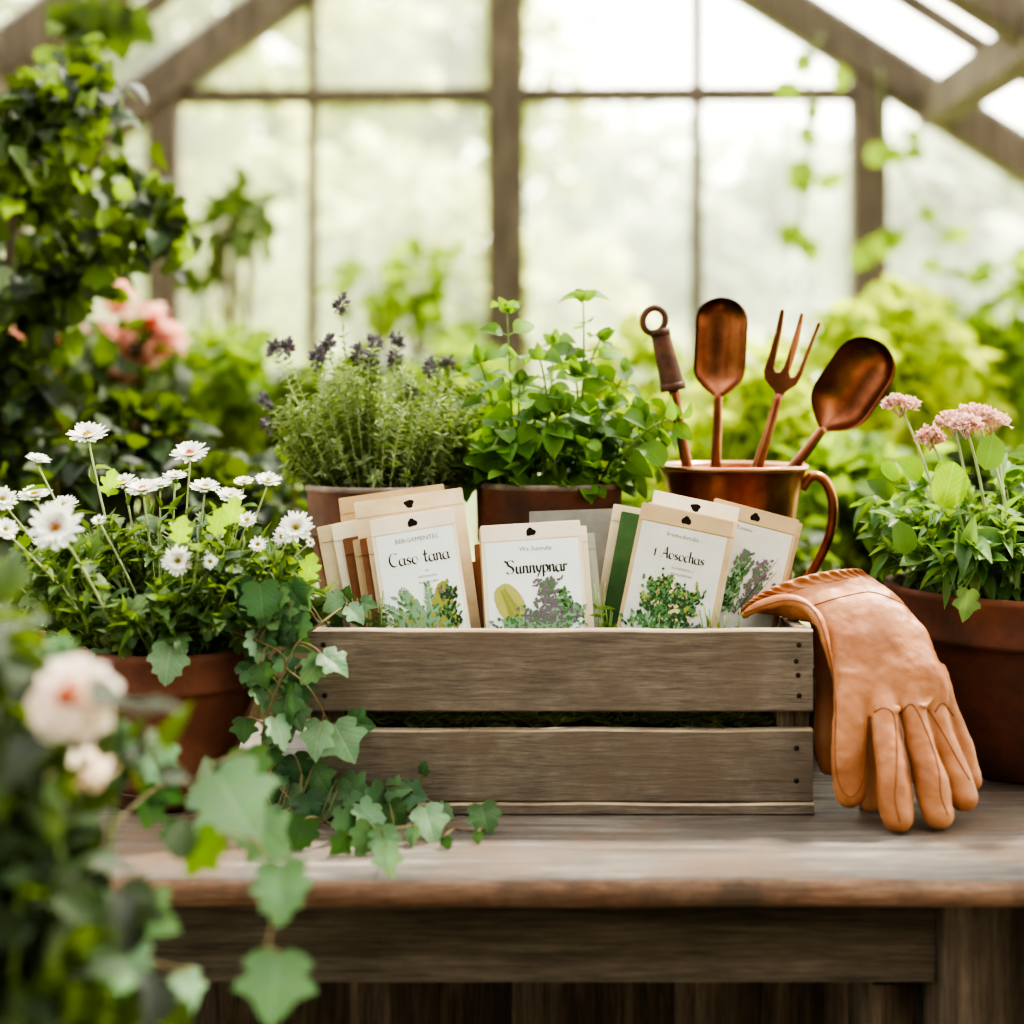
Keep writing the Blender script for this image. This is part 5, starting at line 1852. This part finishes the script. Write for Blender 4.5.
def bgpot(px, d_, r, h, leafmat, lab, flowers, crown, n=170):
    x = (px - VX) * d_ / F
    b = np.array([x, d_, .24])
    e = empty('potted_geranium', b, lab, 'potted plant', 'clay pots on the left plant stand')
    z = pot(e, b, r, r * .66, h, M['terra_dark'], .28)
    sm, lm = MB(), MB()
    for i in range(12):
        tip = b + np.array([rng.normal() * crown[0] * .7, rng.normal() * .08, h + crown[1] * rng.uniform(.3, 1)])
        P = bez([b[0], b[1], z], (b + tip) / 2 + [0, 0, .08], tip, 8); sm.tube(P, .003, 5)
    for i in range(n):
        p = b + np.array([rng.normal() * crown[0] * .55, rng.normal() * .08, h + rng.random() * crown[1]]); L = rng.uniform(.03, .055)
        leaf(lm, ROUND, p, nz(rv()), nz(rv(.5) + np.array([0, -.3, 1])), L, L)
    obj('stems', sm, M['stem'], e); obj('foliage', lm, M[leafmat], e)
    for (fx, fy, fd) in flowers:
        p = at(fx, fy, fd); m = MB()
        sm2 = MB()
        for i in range(60):
            q = p + nz(rv()) * .03 * rng.random() ** .4
            leaf(m, ROUND, q, nz(rv()), nz(rv()), .022, .02)
        m.tube(bez([b[0], b[1], z], [(b[0] + p[0]) / 2, (b[1] + p[1]) / 2, p[2] - .02], p, 8), .002, 5, mat=1)
        obj('flower_cluster', m, [M['petal_coral'], M['stem']], e)


bgpot(70, 3.0, .105, .17, 'l_back_dark', 'clay pot on the plant stand at the far left, with a dark leafy plant', [(52, 348, 2.92), (22, 346, 2.92)], (.10, .14))
bgpot(140, 3.05, .095, .15, 'l_back_dark', 'clay pot with coral pink geranium blooms on the left plant stand', [(100, 335, 3.0), (122, 350, 3.0), (142, 330, 3.0), (150, 320, 3.0), (148, 350, 3.0), (170, 338, 3.0), (117, 298, 3.05), (120, 370, 3.0)], (.12, .16), 120)

# ================================================================== OUTSIDE TREES
TG_ = 'trees outside the greenhouse'
tr = [(60, 150, 10.5, 240, 300, 2200, .26, 'l_tree', 'yellow green tree outside the left windows'),
      (260, 230, 12.8, 180, 230, 1900, .28, 'l_tree', 'yellow green tree outside the pane left of the thin mullion'),
      (420, 60, 16.5, 150, 260, 1900, .30, 'l_tree', 'tall pale green tree outside the pane left of the middle post'),
      (420, 330, 7, 140, 130, 1500, .20, 'l_tree', 'low yellow green tree outside behind the thyme'),
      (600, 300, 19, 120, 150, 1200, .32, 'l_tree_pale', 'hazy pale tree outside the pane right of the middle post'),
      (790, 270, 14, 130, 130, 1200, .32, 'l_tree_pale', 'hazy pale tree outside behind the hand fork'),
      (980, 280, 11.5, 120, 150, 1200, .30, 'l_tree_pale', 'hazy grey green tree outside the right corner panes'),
      (620, 420, 8.6, 260, 70, 1500, .2, 'l_tree', 'low leafy tree line outside behind the copper tools')]
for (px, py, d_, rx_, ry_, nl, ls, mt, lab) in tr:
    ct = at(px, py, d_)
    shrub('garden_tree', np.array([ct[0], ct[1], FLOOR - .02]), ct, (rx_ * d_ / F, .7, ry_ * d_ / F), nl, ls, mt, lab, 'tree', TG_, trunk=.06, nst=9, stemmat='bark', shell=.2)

# ================================================================== LIGHT, WORLD, CAMERA
w = bpy.data.worlds.new('sky'); SC.world = w; w.use_nodes = True
nt = w.node_tree; nt.nodes.clear()
out = nt.nodes.new('ShaderNodeOutputWorld'); bg = nt.nodes.new('ShaderNodeBackground')
tc = nt.nodes.new('ShaderNodeTexCoord'); sp = nt.nodes.new('ShaderNodeSeparateXYZ')
nt.links.new(tc.outputs['Generated'], sp.inputs[0])
mr = nt.nodes.new('ShaderNodeMapRange'); mr.inputs['From Min'].default_value = -1; mr.inputs['From Max'].default_value = 1
mr.inputs['To Min'].default_value = .2; mr.inputs['To Max'].default_value = 5.2
nt.links.new(sp.outputs['Y'], mr.inputs['Value'])
rp2 = nt.nodes.new('ShaderNodeValToRGB')
rp2.color_ramp.elements[0].position = .45; rp2.color_ramp.elements[0].color = (.98, .94, .66, 1)
rp2.color_ramp.elements[1].position = .75; rp2.color_ramp.elements[1].color = (.97, .98, .98, 1)
mz = nt.nodes.new('ShaderNodeMapRange'); mz.inputs['From Min'].default_value = -1; mz.inputs['From Max'].default_value = 1
nt.links.new(sp.outputs['Z'], mz.inputs['Value']); nt.links.new(mz.outputs[0], rp2.inputs[0])
nt.links.new(rp2.outputs[0], bg.inputs['Color']); nt.links.new(mr.outputs[0], bg.inputs['Strength'])
nt.links.new(bg.outputs[0], out.inputs['Surface'])

sun = bpy.data.lights.new('sun', 'SUN'); sun.energy = 6.0; sun.angle = math.radians(3.5); sun.color = (1.0, .93, .78)
so = bpy.data.objects.new('sun', sun); COL.objects.link(so)
dv = Vector((-.46, -.40, -.82)); so.rotation_euler = dv.to_track_quat('-Z', 'Y').to_euler(); so.location = (4, 6, 6)

cam = bpy.data.cameras.new('camera'); co = bpy.data.objects.new('camera', cam); COL.objects.link(co)
co.location = (0, 0, CAMZ); co.rotation_euler = (PI / 2, 0, 0)
cam.sensor_width = 36; cam.sensor_fit = 'HORIZONTAL'; cam.lens = 36 * F / 1024
cam.shift_x = 0; cam.shift_y = -(512 - VY) / 1024
cam.dof.use_dof = True; cam.dof.focus_distance = 1.60; cam.dof.aperture_fstop = 2.1
cam.clip_start = .05; cam.clip_end = 100
SC.camera = co
SC.view_settings.view_transform = 'AgX'
SC.view_settings.look = 'AgX - High Contrast'
SC.view_settings.exposure = 0.8
cy = SC.cycles
cy.use_denoising = True
cy.transparent_max_bounces = 16
cy.max_bounces = 8
cy.sample_clamp_indirect = 6
